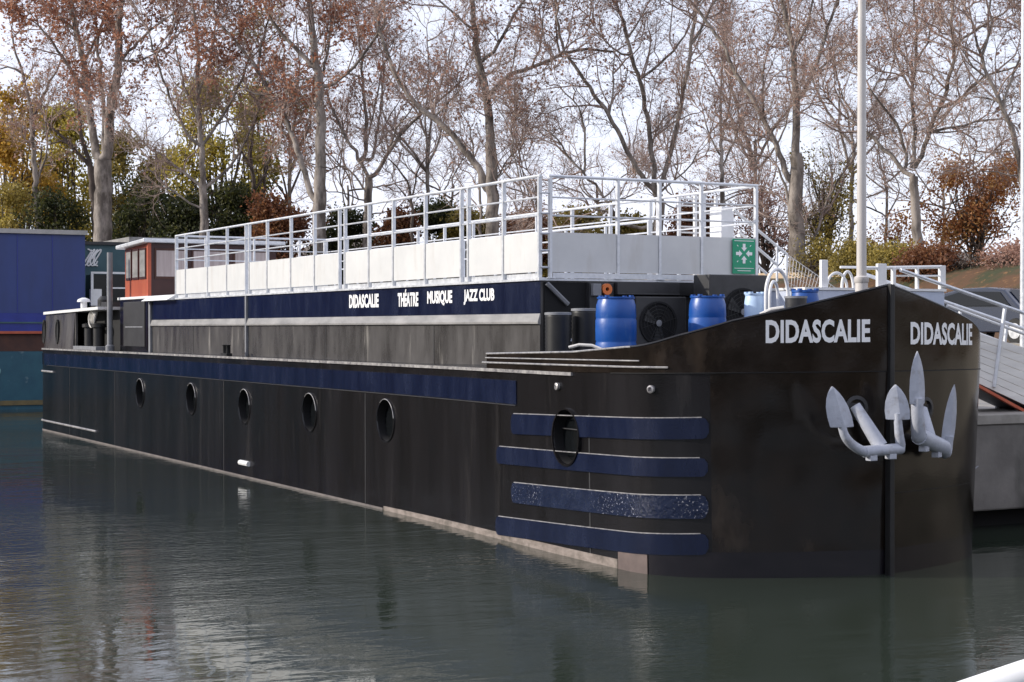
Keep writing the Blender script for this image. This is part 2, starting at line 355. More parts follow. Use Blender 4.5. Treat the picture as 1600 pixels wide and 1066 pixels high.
def strip(b, s0, s1, z0, z1, off, th, step=.08, roundend=False):
    """a plate laid on the hull between arc lengths s0..s1; z0,z1 numbers or functions of t in 0..1"""
    n = max(2, int(abs(s1-s0)/step)); n = min(n, 400); V = []; F = []
    f0 = z0 if callable(z0) else (lambda t: z0); f1 = z1 if callable(z1) else (lambda t: z1)
    for k in range(n+1):
        t = k/n; s = s0+(s1-s0)*t; a, c = f0(t), f1(t)
        if roundend:
            e = min(k, n-k)*abs(s1-s0)/n; rr = .09
            if e < rr: q = (c-a)*.30*(1-math.sqrt(max(0, 1-(1-e/rr)**2))); a += q; c -= q
        V += [hp(s, a, off), hp(s, c, off), hp(s, c, off+th), hp(s, a, off+th)]
    for k in range(n):
        for j in range(4): i = k*4; F.append((i+j, i+(j+1) % 4, i+4+(j+1) % 4, i+4+j))
    F += [(0, 1, 2, 3), (n*4+3, n*4+2, n*4+1, n*4)]
    return b.add(V, F)

barge = thing('barge', 'long black and navy river barge with white bow lettering and a railed upper deck', 'barge', (0, 18, 0))
# hull skin (closed) with port holes cut into it
def hull_mesh():
    ss = list(np.arange(0, SL[60], .10))+list(np.arange(SL[60], SL[-25], .5))+list(np.arange(SL[-25], STOT, .1))+[STOT]
    full = [-s for s in reversed(ss) if s > 0][1:] + ss     # the two halves share the stern point
    b = MB(); zs = [-.9, 0, .25, .6, 1, 1.4, 1.8, 2.2, None]; n = len(full)
    for z in zs:
        for s in full: b.v.append(tuple(hp(s, seam(abs(s)) if z is None else z)))
    m = len(zs)
    for i in range(m-1):
        for k in range(n): k2 = (k+1) % n; b.f.append((i*n+k, i*n+k2, (i+1)*n+k2, (i+1)*n+k))
    b.f.append(tuple(range(n-1, -1, -1))); b.f.append(tuple((m-1)*n+k for k in range(n)))
    return b
hull = hull_mesh().build('hull', M['hull'], barge, smooth=True)
PORTS = [(25.2, 1.48, .35), (20.94, 1.49, .35), (17.25, 1.47, .35), (13.5, 1.51, .35), (9.92, 1.53, .35)]
sb = s_at_px(886, 1.6); PB = hp(sb, 1.62); PBN = (hp(sb, 1.62, 1)-PB).normalized()
cut = MB()
def disc_frame(P, nrm): return Matrix.Translation(P) @ Vector(nrm).to_track_quat('Z', 'Y').to_matrix().to_4x4()
frames = [(disc_frame((hp(s_at_y(y), z).x, y, z), (-1, 0, 0)), r) for y, z, r in PORTS]+[(disc_frame(PB, PBN), .365)]
for Mx, r in frames: cut.lathe([(r, -.16), (r, .2)], 32, Mx)
def cut_out(o, cutter):
    bo = o.modifiers.new('cut', 'BOOLEAN'); bo.object = cutter; bo.operation = 'DIFFERENCE'; bo.solver = 'EXACT'
    dg = bpy.context.evaluated_depsgraph_get(); me = bpy.data.meshes.new_from_object(o.evaluated_get(dg)); o.modifiers.clear(); o.data = me
    me.polygons.foreach_set('use_smooth', [True]*len(me.polygons)); me.set_sharp_from_angle(angle=R(30))
co = cut.build('cutter', M['dark'])
cut_out(hull, co)
bpy.data.objects.remove(co)
for i, (Mx, r) in enumerate(frames):
    p = MB().lathe([(r-.004, .0), (r-.004, -.150), (.001, -.152)], 36, Mx, False).build('porthole', M['dark'], barge, smooth=True)
    MB().lathe([(r-.02, -.135), (r-.02, -.128)], 32, Mx).build('pane', M['glass'], p)
    MB().ring([(r-.004, -.01), (r+.028, -.01), (r+.022, .018), (r+.004, .020)], 40, Mx).build('rim', M['hull'], p, smooth=True)
    b = MB(); b.tube([Mx @ Vector(((r+.012)*math.cos(a_), (r+.012)*math.sin(a_), .022)) for a_ in np.linspace(.15, 2.2, 24)], .007, 5); b.build('pale_rim_arc', M['edge'], p)  # pale arc over part of the rim only
    if i == 5: MB().tube([Mx @ Vector((-.33, .10, -.10)), Mx @ Vector((.33, .10, -.10))], .010).build('guard_bar', M['dgrey'], p)
# stem bar, bow skin plate with brown sheen painted in, bulwark
bw = s_at_y(5.94); BL = s_at_px(1112, 1.2)
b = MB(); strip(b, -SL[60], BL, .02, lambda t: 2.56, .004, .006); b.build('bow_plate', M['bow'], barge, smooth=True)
def bul(side):
    b = MB(); n = 90
    V = []; F = []
    for k in range(n+1):
        a = bw*k/n; s = a*side; zt = sheer(a); zb = seam(a)-.03
        V += [hp(s, zb, .012), hp(s, zt, .012), hp(s, zt, -.03), hp(s, zb, -.03)]
    for k in range(n):
        for j in range(4): i = k*4; F.append((i+j, i+(j+1) % 4, i+4+(j+1) % 4, i+4+j))
    F += [(0, 1, 2, 3), (n*4+3, n*4+2, n*4+1, n*4)]
    b.add(V, F); return b
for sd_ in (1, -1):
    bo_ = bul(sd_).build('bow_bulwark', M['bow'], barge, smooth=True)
    b = MB(); b.tube([hp(bw*k/60*sd_, sheer(bw*k/60)+.012, -.01) for k in range(61)], .022, 6); b.build('cap_rail', M['dgrey'] if sd_ < 0 else M['hull'], bo_, smooth=True)
MB().box(-.035, .035, -.06, .05, -.5, 3.64).build('stem_bar', M['black'], barge, bevel=.01)
# step where the bow bulwark meets the side deck: bright worn ledges
s0_, s1_ = s_at_y(5.96), s_at_px(1045, 2.6)
b = MB(); b.tube([hp(s_, 2.585+.02*(s0_-s_)/(s0_-s1_), .026) for s_ in np.linspace(s0_+.1, s1_, 50)], .013, 6); b.build('worn_edge', M['edge'], barge, smooth=True)
b = MB(); b.tube([hp(s_, 2.655+.03*(s0_-s_)/(s0_-s1_), .020) for s_ in np.linspace(s0_, s_at_px(1000, 2.6), 50)], .009, 6); b.build('worn_edge', M['edge'], barge, smooth=True)
b = MB(); b.tube([hp(s_, sheer(s_)+.014, .006) for s_ in np.linspace(s0_, s_at_px(985, 2.8), 40)], .013, 6)
b.box(-B-.02, -1.97, 5.94, 5.98, 2.5, 2.72); b.build('worn_edge', M['edge'], barge, smooth=True)
# gunwale rubbing strake all round
b = MB(); strip(b, s_at_y(3.2), STOT-.02, lambda t: 2.455, lambda t: 2.50, .0, .035, .3); b.build('gunwale', M['edge'], barge)
b = MB(); strip(b, -s_at_y(3.2), -(STOT-.02), 2.455, 2.50, .0, .035, .3); b.build('gunwale', M['edge'], barge)
# navy band along the side
b = MB(); strip(b, s_at_y(4.93), s_at_y(35.9), lambda t: 2.0-.0*t, lambda t: 2.34, .0, .012, .4); band = b.build('painted_band', M['navy'], barge)
b = MB(); strip(b, s_at_y(4.95), s_at_y(35.5), 1.978, 1.992, .0, .016, .4); b.build('weld_line', M['dgrey'], band)
b = MB(); strip(b, SL[-25]+.1, STOT-.05, 2.0, 2.34, .0, .012, .2); b.build('painted_band', M['navy'], barge)
# four raised navy fender strakes on the shoulder
for (pl, zl0, zl1, zr0, zr1, m_) in ((801, 1.57, 1.86, 1.73, 1.99, 'navy'), (778, 1.11, 1.36, 1.26, 1.49, 'navy'), (801, .58, .87, .74, 1.03, 'navy_glints'), (777, .06, .33, .29, .55, 'navy')):
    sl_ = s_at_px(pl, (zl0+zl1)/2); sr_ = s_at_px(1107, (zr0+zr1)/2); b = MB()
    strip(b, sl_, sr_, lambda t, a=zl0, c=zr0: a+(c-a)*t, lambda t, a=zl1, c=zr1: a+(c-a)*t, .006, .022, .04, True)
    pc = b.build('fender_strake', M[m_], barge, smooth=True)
    if zl0 > 1: cc = MB().lathe([(.38, -.1), (.38, .2)], 32, frames[5][0]).build('cutter', M['dark']); cut_out(pc, cc); bpy.data.objects.remove(cc)
    b = MB(); n = 60; b.tube([hp(sl_+(sr_-.0-sl_)*(.02+.96*k/n), zl1+(zr1-zl1)*(.02+.96*k/n)+.004, .022) for k in range(n+1)], .008, 5); b.build('bright_edge', M['edge'], pc)
    # cut the plates around the port hole by a raised collar
MB().ring([(.366, -.02), (.40, -.02), (.395, .038), (.372, .038)], 40, frames[5][0]).build('porthole_collar', M['hull'], barge, smooth=True)
# boot stripe near the water, pale patch of primer
sp = s_at_px(966, 0.05)
b = MB(); strip(b, sp, s_at_y(10), lambda t: -.1, lambda t: .12-.05*t, .0, .014, .1); b.build('boot_stripe', M['boot'], barge)
b = MB(); strip(b, s_at_y(10.05), STOT-.1, -.1, .035, .0, .010, .3); b.build('waterline_stain', mat('waterline_stain', (.10, .088, .085), (.16, .14, .13), rough=.8, scale=3), barge)
b = MB(); strip(b, s_at_px(1012, .1), sp-.02, -.1, .27, .011, .006, .05); b.build('primer_patch', mat('primer', (.10, .075, .07), (.15, .11, .10), rough=.6, scale=4), barge)
b = MB(); strip(b, -s_at_px(1500, .2, -1)*0-2.6, s_at_px(1014, .2), -.1, .32, .011, .004, .06); b.build('antifouling_band', mat('antifouling', (.007, .006, .009), (.012, .010, .013), rough=.22, scale=3), barge)
# vertical weld seams and stern rub lines
for y in (27.6, 18.6, 10.8, 32.6, 2.75):
    s_ = s_at_y(y); b = MB(); strip(b, s_, s_+.03, .05, 1.96, .0, .004); b.build('weld_seam', M['dgrey'], barge)
b = MB(); b.tube([hp(s_at_y(y), .30, .02) for y in np.linspace(29.5, 35.8, 12)]+[hp(SL[-25]+d, .30, .02) for d in np.linspace(.2, 2.4, 8)], .03, 6)
b.tube([hp(SL[-25]+d, 1.80, .02) for d in np.linspace(-1.4, 2.4, 10)], .03, 6); b.build('rubbing_bar', M['edge'], barge, smooth=True)
b = MB(); b.tube([hp(s_at_y(16.9), .30, .03), hp(s_at_y(17.45), .30, .03)], .055, 8); b.build('outlet', M['white'], barge, smooth=True)
for px_, z_ in ((1018, 2.33), (873, 2.3)):
    s_ = s_at_px(px_, 2.3); MB().lathe([(.05, 0), (.05, .04), (.03, .05), (.02, .02)], 16, disc_frame(hp(s_, z_), hp(s_, z_, 1)-hp(s_, z_))).build('bolt_eye', M['edge'], barge, smooth=True)
b = MB()
b.tube([hp(-s, 1.02, .006) for s in np.linspace(.05, 3.4, 30)], .006, 4)
b.tube([hp(s, seam(abs(s))-.035, .014) for s in np.linspace(-3.6, 3.9, 60)], .008, 4); b.build('plate_seam', M['dark'], barge)
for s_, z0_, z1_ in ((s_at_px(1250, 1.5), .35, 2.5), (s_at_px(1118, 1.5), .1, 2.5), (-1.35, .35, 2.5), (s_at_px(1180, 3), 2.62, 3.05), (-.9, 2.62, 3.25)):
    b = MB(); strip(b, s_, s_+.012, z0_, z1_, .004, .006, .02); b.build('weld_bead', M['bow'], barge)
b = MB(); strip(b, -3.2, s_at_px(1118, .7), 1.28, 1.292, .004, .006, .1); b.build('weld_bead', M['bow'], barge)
# decks
b = MB(); n = 60; L_ = [hp(k*.12, 0, -.035) for k in range(n)]; Rr = [hp(-k*.12, 0, -.035) for k in range(n)]
for A, Z in ((L_, 2.56),):
    V = [(p.x, p.y, Z) for p in L_]+[(p.x, p.y, Z) for p in Rr]; b.add(V, [(k, k+1, n+k+1, n+k) for k in range(n-1)])
b.build('fore_deck', M['deck'], barge)

def lettering(text, name, size, place, parent, m, wid, hgt, bold=.03):
    """text turned into a mesh; place(u, v) maps 0..1 across and 0..1 up to a point"""
    cu = bpy.data.curves.new(name, 'FONT'); cu.body = text; cu.size = 1; cu.offset = bold; cu.resolution_u = 3; cu.space_character = 1.02
    o = bpy.data.objects.new(name, cu); COL.objects.link(o); d = bpy.context.evaluated_depsgraph_get(); me = bpy.data.meshes.new_from_object(o.evaluated_get(d))
    bpy.data.objects.remove(o); bm = bmesh.new(); bm.from_mesh(me); bmesh.ops.triangulate(bm, faces=bm.faces)
    bmesh.ops.subdivide_edges(bm, edges=[e for e in bm.edges if e.calc_length() > .3], cuts=2)
    xs = [v.co.x for v in bm.verts]; ys = [v.co.y for v in bm.verts]; x0, x1, y0, y1 = min(xs), max(xs), min(ys), max(ys)
    for v in bm.verts: v.co = place((v.co.x-x0)/(x1-x0), (v.co.y-y0)/(y1-y0))
    me2 = bpy.data.meshes.new(name); bm.to_mesh(me2); bm.free(); me2.materials.append(m); o = bpy.data.objects.new(name, me2); COL.objects.link(o); attach(o, parent); return o
sA, sB = s_at_px(1195, 3.05), s_at_px(1359, 3.05)
lettering('DIDASCALIE', 'bow_lettering', 1, lambda u, v: hp(sA+(sB-sA)*u, 2.905+.012*u+.29*v, .018), barge, M['letter'], 1, 1, .035)
sC, sD = s_at_px(1421, 3.05, -1), s_at_px(1517, 3.05, -1)
lettering('DIDASCALIE', 'bow_lettering', 1, lambda u, v: hp(sC+(sD-sC)*u, 2.885-.02*u+.29*v, .018), barge, M['letter'], 1, 1, .035)

# superstructure
W = 1.96; YF = 5.5; YR = 26.3
sup = MB().box(-W, W, YF+.02, YR, 2.3, 3.80).build('deckhouse_wall', M['sidewall'], barge)
b = MB().box(-W-.012, -W+.002, YF, YR-.02, 3.315, 3.80); b.box(W-.002, W+.012, YF, YR-.02, 3.315, 3.80); b.build('navy_fascia', M['navy'], sup)
b = MB()
for sx in (-1, 1): b.prism([(0, 3.15), (.05*sx, 3.16), (.05*sx, 3.19), (.012*sx, 3.312), (0, 3.312)], YF, YR-.1, Matrix.Translation((W*sx, 0, 0)))
b.build('ledge', M['ledge'], sup)
b = MB().box(-W-.05, W+.05, YF-.04, YR+.1, 3.802, 3.835); b.build('roof_deck', M['galv'], barge)
MB().box(-W-.055, -W+.003, 18.66, 18.74, 2.5, 3.80).build('joint_cover', M['mgrey'], sup); MB().box(-W-.055, -W+.003, 26.12, 26.28, 2.5, 3.80).build('joint_cover', M['mgrey'], sup)
for y in (9.2, 14.1, 22.6): MB().box(-W-.006, -W+.003, y, y+.02, 2.52, 3.14).build('weld_seam', M['dgrey'], sup)
for (tx, a, c) in (('DIDASCALIE', 547, 593), ('TH\u00c9ATRE', 623, 655), ('MUSIQUE', 669, 708), ('JAZZ CLUB', 726, 774)):
    ya, yc = onp(a, 470, 'x', -W)[1], onp(c, 470, 'x', -W)[1]; ex = .30 if '\u00c9' in tx else .25
    lettering(tx, 'side_lettering', 1, lambda u, v, ya=ya, yc=yc, ex=ex: Vector((-W-.018, ya+(yc-ya)*u, 3.47+ex*v)), barge, M['letter'], 1, 1, .045)
# front wall: flat dark panel for the recess shade, cabinet, fascia beam
b = MB().box(-1.90, -1.19, YF-.01, YF+.02, 2.57, 3.78); b.build('recess_shade_panel', M['dark'], sup)
MB().tube([(-1.88, YF-.05, 3.76), (-1.52, YF-.05, 3.45)], .035, 6).build('diagonal_strut', M['mgrey'], sup)
MB().box(-1.19, -.76, YF-.12, YF+.01, 2.57, 3.78).build('cabinet', M['dgrey'], sup, bevel=.008)
MB().box(-1.17, -1.03, YF-.20, YF-.122, 3.58, 3.76).build('switch_box', M['mgrey'], sup, bevel=.008)
o = MB().ring([(.03, 0), (.085, .0), (.085, .05), (.03, .05)], 20, disc_frame((-.92, YF-.14, 3.68), (0, -1, 0))).build('orange_lamp', M['orange'], sup, smooth=True)
b = MB().box(-.75, .36, YF-.20, YF+.01, 3.60, 3.79); b.box(-.75, .36, YF-.215, YF-.202, 3.60, 3.62); b.build('fascia_beam', M['dgrey'], sup, bevel=.006)
MB().box(.362, W, YF-.10, YF+.01, 3.60, 3.79).build('fascia_beam', M['black'], sup)
MB().box(-.74, W-.01, YF-.008, YF+.01, 2.57, 3.598).build('front_panel', M['dgrey'], sup)
# aft box with door, pipe mast
ab = MB().box(-W-.01, W+.01, 26.5, 29.2, 2.3, 3.86).build('aft_house', M['hull'], barge)
b = MB().box(-W-.03, -W-.008, 26.75, 28.8, 2.62, 3.80); b.build('door', M['dgrey'], ab, bevel=.01)
MB().box(-W-.04, -W-.028, 26.9, 28.6, 3.12, 3.15).build('door_bar', M['mgrey'], ab)
b = MB().box(-W-.06, W+.06, 26.32, 29.3, 3.862, 3.93); b.prism([(-W-.25, 3.79), (-W-.02, 3.93), (-W-.02, 3.79)], 24.0, 26.3); b.build('roof_edge', M['white'], ab, bevel=.01)
b = MB().tube([(-2.25, 29.2, 2.5), (-2.25, 29.2, 5.15)], .075, 12); b.lathe([(.12, 2.5), (.12, 2.62), (.08, 2.66)], 16, Matrix.Translation((-2.25, 29.2, 0))); b.build('pipe_mast', M['mgrey'], barge, smooth=True)
# wheelhouse
wh = MB().box(-1.75, 1.75, 27.2, 29.5, 3.93, 5.32).build('wheelhouse', M['red'], barge)
MB().box(-1.755, 1.755, 27.18, 27.20, 3.95, 5.32).build('wheelhouse_front_shade', M['red_shade_frame'], wh)  # thin darker sheet paints in the shade of the front
b = MB(); V = [(-1.95, 26.95, 5.34), (1.95, 26.95, 5.34), (1.95, 29.75, 5.26), (-1.95, 29.75, 5.26)]
V2 = [(x, y, z+.10) for x, y, z in V]; b.add(V+V2, [(3, 2, 1, 0), (4, 5, 6, 7), (0, 1, 5, 4), (1, 2, 6, 5), (2, 3, 7, 6), (3, 0, 4, 7)]); b.build('roof', M['galv'], wh, bevel=.02)
for y0, y1 in ((27.45, 27.95), (28.15, 28.65), (28.85, 29.3)):
    f = MB().box(-1.775, -1.752, y0-.05, y1+.05, 4.40, 5.22).build('window_frame', M['red_shade_frame'], wh)
    MB().box(-1.782, -1.774, y0, y1, 4.46, 5.16).build('pane', M['ledge'], f)
for x0, x1 in ((-1.55, -.75), (-.55, .35), (.6, 1.5)):
    f = MB().box(x0-.05, x1+.05, 27.155, 27.178, 4.40, 5.20).build('window_frame', M['rust'], wh)
    MB().box(x0, x1, 27.146, 27.156, 4.46, 5.14).build('pane', M['curtain'], f)
MB().box(-1.79, -1.70, 27.12, 27.22, 3.93, 5.33).build('corner_post', M['redpaint'], wh)
# stern: closed counter, open work deck, pale roof plate
def sternwall():
    b = MB(); n = 40; s0 = s_at_y(32.4); V = []; F = []
    for k in range(n+1):
        s = s0+(STOT-.01-s0)*k/n; V += [hp(s, 2.48, -.04), hp(s, 3.54, -.10), hp(s, 3.54, -.14), hp(s, 2.48, -.09)]
    for k in range(n):
        for j in range(4): i = k*4; F.append((i+j, i+(j+1) % 4, i+4+(j+1) % 4, i+4+j))
    F += [(0, 1, 2, 3), (n*4+3, n*4+2, n*4+1, n*4)]; b.add(V, F)
    b.box(-B+.1, -B+.16, 32.3, 32.42, 2.5, 3.56); return b
sw = sternwall().build('stern_bulwark', M['sidewall'], barge, smooth=True)
for x_, y_ in ((-B+.07, 34.35), (-B+.09, 36.2)):
    MB().lathe([(.16, 0), (.19, 0), (.19, .05), (.16, .05), (.14, .02), (0.001, .02)], 20, disc_frame((x_, y_, 3.0), (-1, 0, 0)) @ Matrix.Diagonal((1, 1.9, 1, 1))).build('mooring_hole', M['dark'], sw)
b = MB(); n = 30
ring = [(-B+.05, 29.6), (-B+.05, 33)]+[(hp(s, 0, -.02).x, hp(s, 0, -.02).y) for s in np.linspace(s_at_y(34), STOT-.01, 16)]
ring = ring+[(-x, y) for x, y in reversed(ring)]
zt = lambda y: 3.66-.014*(y-29.6)
b.add([(x, y, zt(y)-.05) for x, y in ring]+[(x, y, zt(y)+.03) for x, y in ring], [tuple(range(len(ring)-1, -1, -1)), tuple(range(len(ring), 2*len(ring)))]+[(i, (i+1) % len(ring), len(ring)+(i+1) % len(ring), len(ring)+i) for i in range(len(ring))])
b.build('aft_roof', M['white'], barge)
MB().box(-1.9, 1.9, 29.4, 36.3, 2.45, 3.60).build('engine_casing', M['dark'], barge)
MB().box(-B+.02, -B+.42, 29.7, 32.3, 2.50, 2.60).build('deck_step', M['mgrey'], barge, bevel=.01)
for y in (30.5, 31.5):
    bt = MB().lathe([(.16, 2.5), (.16, 3.12), (.22, 3.13), (.22, 3.22), (.10, 3.25)], 18, Matrix.Translation((-2.22, y, 0))).build('mooring_bollard', M['black'], barge, smooth=True)
    MB().lathe([(.20, 2.5), (.20, 2.58), (.17, 2.60)], 18, Matrix.Translation((-2.22, y, 0))).build('bollard_foot', M['edge'], bt, smooth=True)
b = MB()
for k in range(5): b.tube([(-2.3+.02*k, 31.0+.33*math.cos(t+k), 3.35+.22*math.sin(t*1.0+k*.7)) for t in np.linspace(0, 2*math.pi, 14)], .022, 6)
b.build('rope_coil', M['rope'], barge, smooth=True)
b = MB().lathe([(.09, 3.64), (.09, 3.86), (.19, 3.86), (.17, 3.93), (.05, 3.98)], 18, Matrix.Translation((-2.2, 32.3, 0))); b.build('vent_cowl', M['white'], barge, smooth=True)
b = MB().lathe([(.16, 3.66), (.2, 3.75), (.2, 3.92), (.12, 4.02)], 18, Matrix.Translation((-1.7, 31.9, 0))); b.box(-1.9, -1.5, 30.9, 31.5, 3.66, 3.84); b.build('capstan', M['black'], barge, smooth=True)
# small bitts on the gunwale
b = MB().box(-2.49, -2.36, 18.55, 18.95, 2.5, 2.56); b.lathe([(.05, 2.5), (.05, 2.72), (.065, 2.74)], 12, Matrix.Translation((-2.42, 18.65, 0))); b.lathe([(.05, 2.5), (.05, 2.72), (.065, 2.74)], 12, Matrix.Translation((-2.42, 18.87, 0)))
b.build('bitts', M['black'], barge, smooth=True)

# sun deck railing, panel by panel
DZ = 3.835; TOPZ = 5.354; MIDS = (5.04, 4.77); PT, PB_ = 4.52, 3.93
rail_root = MB()
def rail_run(p0, p1, posts, panel=True, double=(), near=True):
    """posts: positions along the run in metres from p0; double: posts that have a neighbour (section joints)"""
    p0 = Vector(p0); p1 = Vector(p1); d = (p1-p0).normalized(); L_ = (p1-p0).length; n_ = Vector((-d.y, d.x, 0))
    rl = MB().tube([p0+Vector((0, 0, TOPZ)), p1+Vector((0, 0, TOPZ))], .024, 8)
    for z in MIDS: rl.tube([p0+Vector((0, 0, z)), p1+Vector((0, 0, z))], .014, 6)
    ra = rl.build('railing', M['galv'], barge, smooth=True)
    ang = math.atan2(d.y, d.x)
    for t in posts:
        q = p0+d*t; Mx = Matrix.Translation(q) @ Matrix.Rotation(ang, 4, 'Z')
        b = MB().box(-.022, .022, -.030, .030, DZ+.003, TOPZ-.018, Mx); b.box(-.07, .07, -.05, .05, DZ, DZ+.012, Mx); b.build('post', M['galv'], ra)
    if panel:
        for t0, t1 in zip(posts[:-1], posts[1:]):
            if t1-t0 < .4: continue
            Mx = Matrix.Translation(p0) @ Matrix.Rotation(ang, 4, 'Z')
            MB().box(t0+.026, t1-.026, -.012, .012, PB_, PT, Mx).build('panel', M['white_panel'], ra)
        MB().box(posts[0]+.03, posts[-1]-.03, -.034, -.026, DZ+.004, DZ+.085, Matrix.Translation(p0) @ Matrix.Rotation(ang, 4, 'Z')).build('toe_board', M['galv'], ra)
    return ra
ys = [5.53, 6.68, 7.90, 8.16, 9.54, 10.88, 11.97, 13.12, 13.40, 14.69, 16.01, 17.43, 18.57, 18.80, 20.09, 21.48, 23.2, 24.0]
rail_run((-W, 5.5, 0), (-W, 24.05, 0), [y-5.5 for y in ys])
rail_run((W, 5.5, 0), (W, 24.05, 0), [y-5.5 for y in (5.53, 7.0, 8.4, 8.65, 10.0, 11.4, 12.8, 14.2, 15.6, 17.0, 18.4, 19.8, 21.2, 22.6, 24.0)], panel=False)
rail_run((-W+.12, 5.48, 0), (W, 5.48, 0), [.03, 1.20, 1.95, 2.55, 2.60+.0, 3.32, 3.78][0:2]+[1.95, 2.72, 3.76])
rail_run((-W, 24.03, 0), (W, 24.03, 0), [.03, .75, 2.0, 3.2, 3.88])
for z in (4.0, 4.25, 4.5, 4.8, 5.1): MB().tube([(-W, 5.5, z), (-W+.15, 5.47, z)], .014, 6).build('corner_tie', M['galv'], barge, smooth=True)
# inner gate of closely spaced bars, inner low rail and white locker at the far side of the sun deck
g0, g1 = onp(1062, 340, 'y', 8.2)[0], onp(1120, 340, 'y', 8.2)[0]; b = MB()
for x in (g0, (g0+g1)/2-.05, g1): b.box(x-.028, x+.028, 8.2, 8.25, DZ, onp(1090, 306, 'y', 8.2)[2])
for py in (311, 322, 333, 344, 355, 364): z = onp(1090, py, 'y', 8.2)[2]; b.tube([(g0, 8.22, z), (g1, 8.22, z)], .015, 6)
b.build('stair_gate', M['white'], barge, smooth=True)
l0, l1 = onp(1127, 340, 'y', 7.4)[0], onp(1147, 340, 'y', 7.4)[0]
MB().box(l0, l1, 7.4, 7.75, DZ, onp(1137, 323, 'y', 7.4)[2]).build('deck_locker', M['white'], barge, bevel=.015)
b = MB()
for y in np.arange(6.6, 23, 1.35): b.box(.62, .66, y, y+.04, DZ, 4.80)
b.tube([(.64, 6.6, 4.82), (.64, 22.6, 4.82)], .022, 8); b.tube([(.64, 6.6, 4.45), (.64, 22.6, 4.45)], .015, 6); b.build('inner_railing', M['galv'], barge, smooth=True)

# ------------------------------------------------------------------ loose things on the fore deck
def fan_unit(name_label, x0, x1, yf, z1, cx, cz, r, top=None):
    t = thing('condenser_unit', name_label, 'fan unit', ((x0+x1)/2, yf+.2, 2.56), 'condenser units on the fore deck')
    cs = MB().box(x0, x1, yf, yf+.42, 2.62, z1).build('casing', M['dgrey'], t, bevel=.015)
    for x in (x0+.08, x1-.14): MB().box(x, x+.06, yf+.02, yf+.40, 2.56, 2.618).build('foot', M['black'], t)
    F = disc_frame((cx, yf, cz), (0, -1, 0))
    MB().lathe([(r+.02, 0), (r+.02, .025), (r-.01, .025), (r-.02, .003), (.001, .003)], 40, F).build('fan_opening', M['dark'], t, smooth=True)
    b = MB()
    for k in range(1, 6): rr = r*k/6; b.tube([F @ Vector((rr*math.cos(a), rr*math.sin(a), .03)) for a in np.linspace(0, 2*math.pi, 33)], .004, 4)
    for k in range(8): a = math.pi*k/4; b.tube([F @ Vector((.05*math.cos(a), .05*math.sin(a), .03)), F @ Vector((r*math.cos(a+.25), r*math.sin(a+.25), .03))], .004, 4)
    b.build('fan_grille', M['black'], t)
    b = MB()
    for k in range(3):
        a = 2*math.pi*k/3+.3
        b.add([F @ Vector((.05*math.cos(a), .05*math.sin(a), .008)), F @ Vector((r*.9*math.cos(a-.1), r*.9*math.sin(a-.1), .005)), F @ Vector((r*.9*math.cos(a+.6), r*.9*math.sin(a+.6), .022)), F @ Vector((.05*math.cos(a+1.2), .05*math.sin(a+1.2), .02))], [(0, 1, 2, 3)])
    b.build('fan_blade', M['black'], t)
    MB().lathe([(.05, .02), (.05, .034), (.02, .04)], 18, F).build('fan_hub', M['mgrey'], t, smooth=True)
    return t
fan_unit('dark fan unit between the two large blue barrels', -.56, .34, 5.08, 3.57, -.17, 3.17, .31)
fan_unit('taller dark fan unit below the green sign', .36, 1.44, 4.50, 3.90, .97, 3.34, .34)
def barrel(x, y, z0, r, h, label, m='barrel', kind='blue barrels on the fore deck', lid=True):
    t = thing('barrel', label, 'barrel', (x, y, z0), kind); Mx = Matrix.Translation((x, y, z0))
    pr = [(r*.80, 0), (r*.93, .02), (r*.97, h*.08), (r*.97, h*.13), (r, h*.16), (r*1.01, h*.32), (r*.985, h*.34), (r*.985, h*.36), (r*1.01, h*.38), (r*1.015, h*.55), (r*1.01, h*.66), (r*.985, h*.68), (r*.985, h*.70), (r, h*.72), (r*.97, h*.88), (r*.90, h*.945), (r*.88, h*.965), (r*.93, h*.975), (r*.93, h), (r*.86, h), (r*.85, h*.975), (.02, h*.97)]
    MB().lathe(pr, 36, Mx).build('shell', M[m], t, smooth=True)
    b = MB(); 
    for a in (.6, 3.7): b.lathe([(.045, h*.965), (.045, h*1.0), (.02, h*1.005)], 12, Matrix.Translation((x+r*.5*math.cos(a), y+r*.5*math.sin(a), z0)))
    b.build('bung', M['black'], t, smooth=True)
    for k in range(4): a = k*math.pi/2+.5; MB().lathe([(.035, h*.99), (.035, h*1.022)], 8, Matrix.Translation((x+r*.86*math.cos(a), y+r*.86*math.sin(a), z0))).build('rim_lug', M[m], t)
    return t
barrel(-1.72, 3.75, 2.565, .285, .965, 'large blue plastic barrel at the left, nearest the two black drums')
barrel(-.42, 3.4, 2.565, .265, .985, 'large blue plastic barrel between the two fan units', )
barrel(.64, 2.55, 2.565, .20, 1.06, 'blue barrel partly hidden behind the bow, right of the white hoops')
barrel(.18, 3.1, 2.565, .15, 1.02, 'slim pale blue barrel below the white hoops', 'barrel_pale')
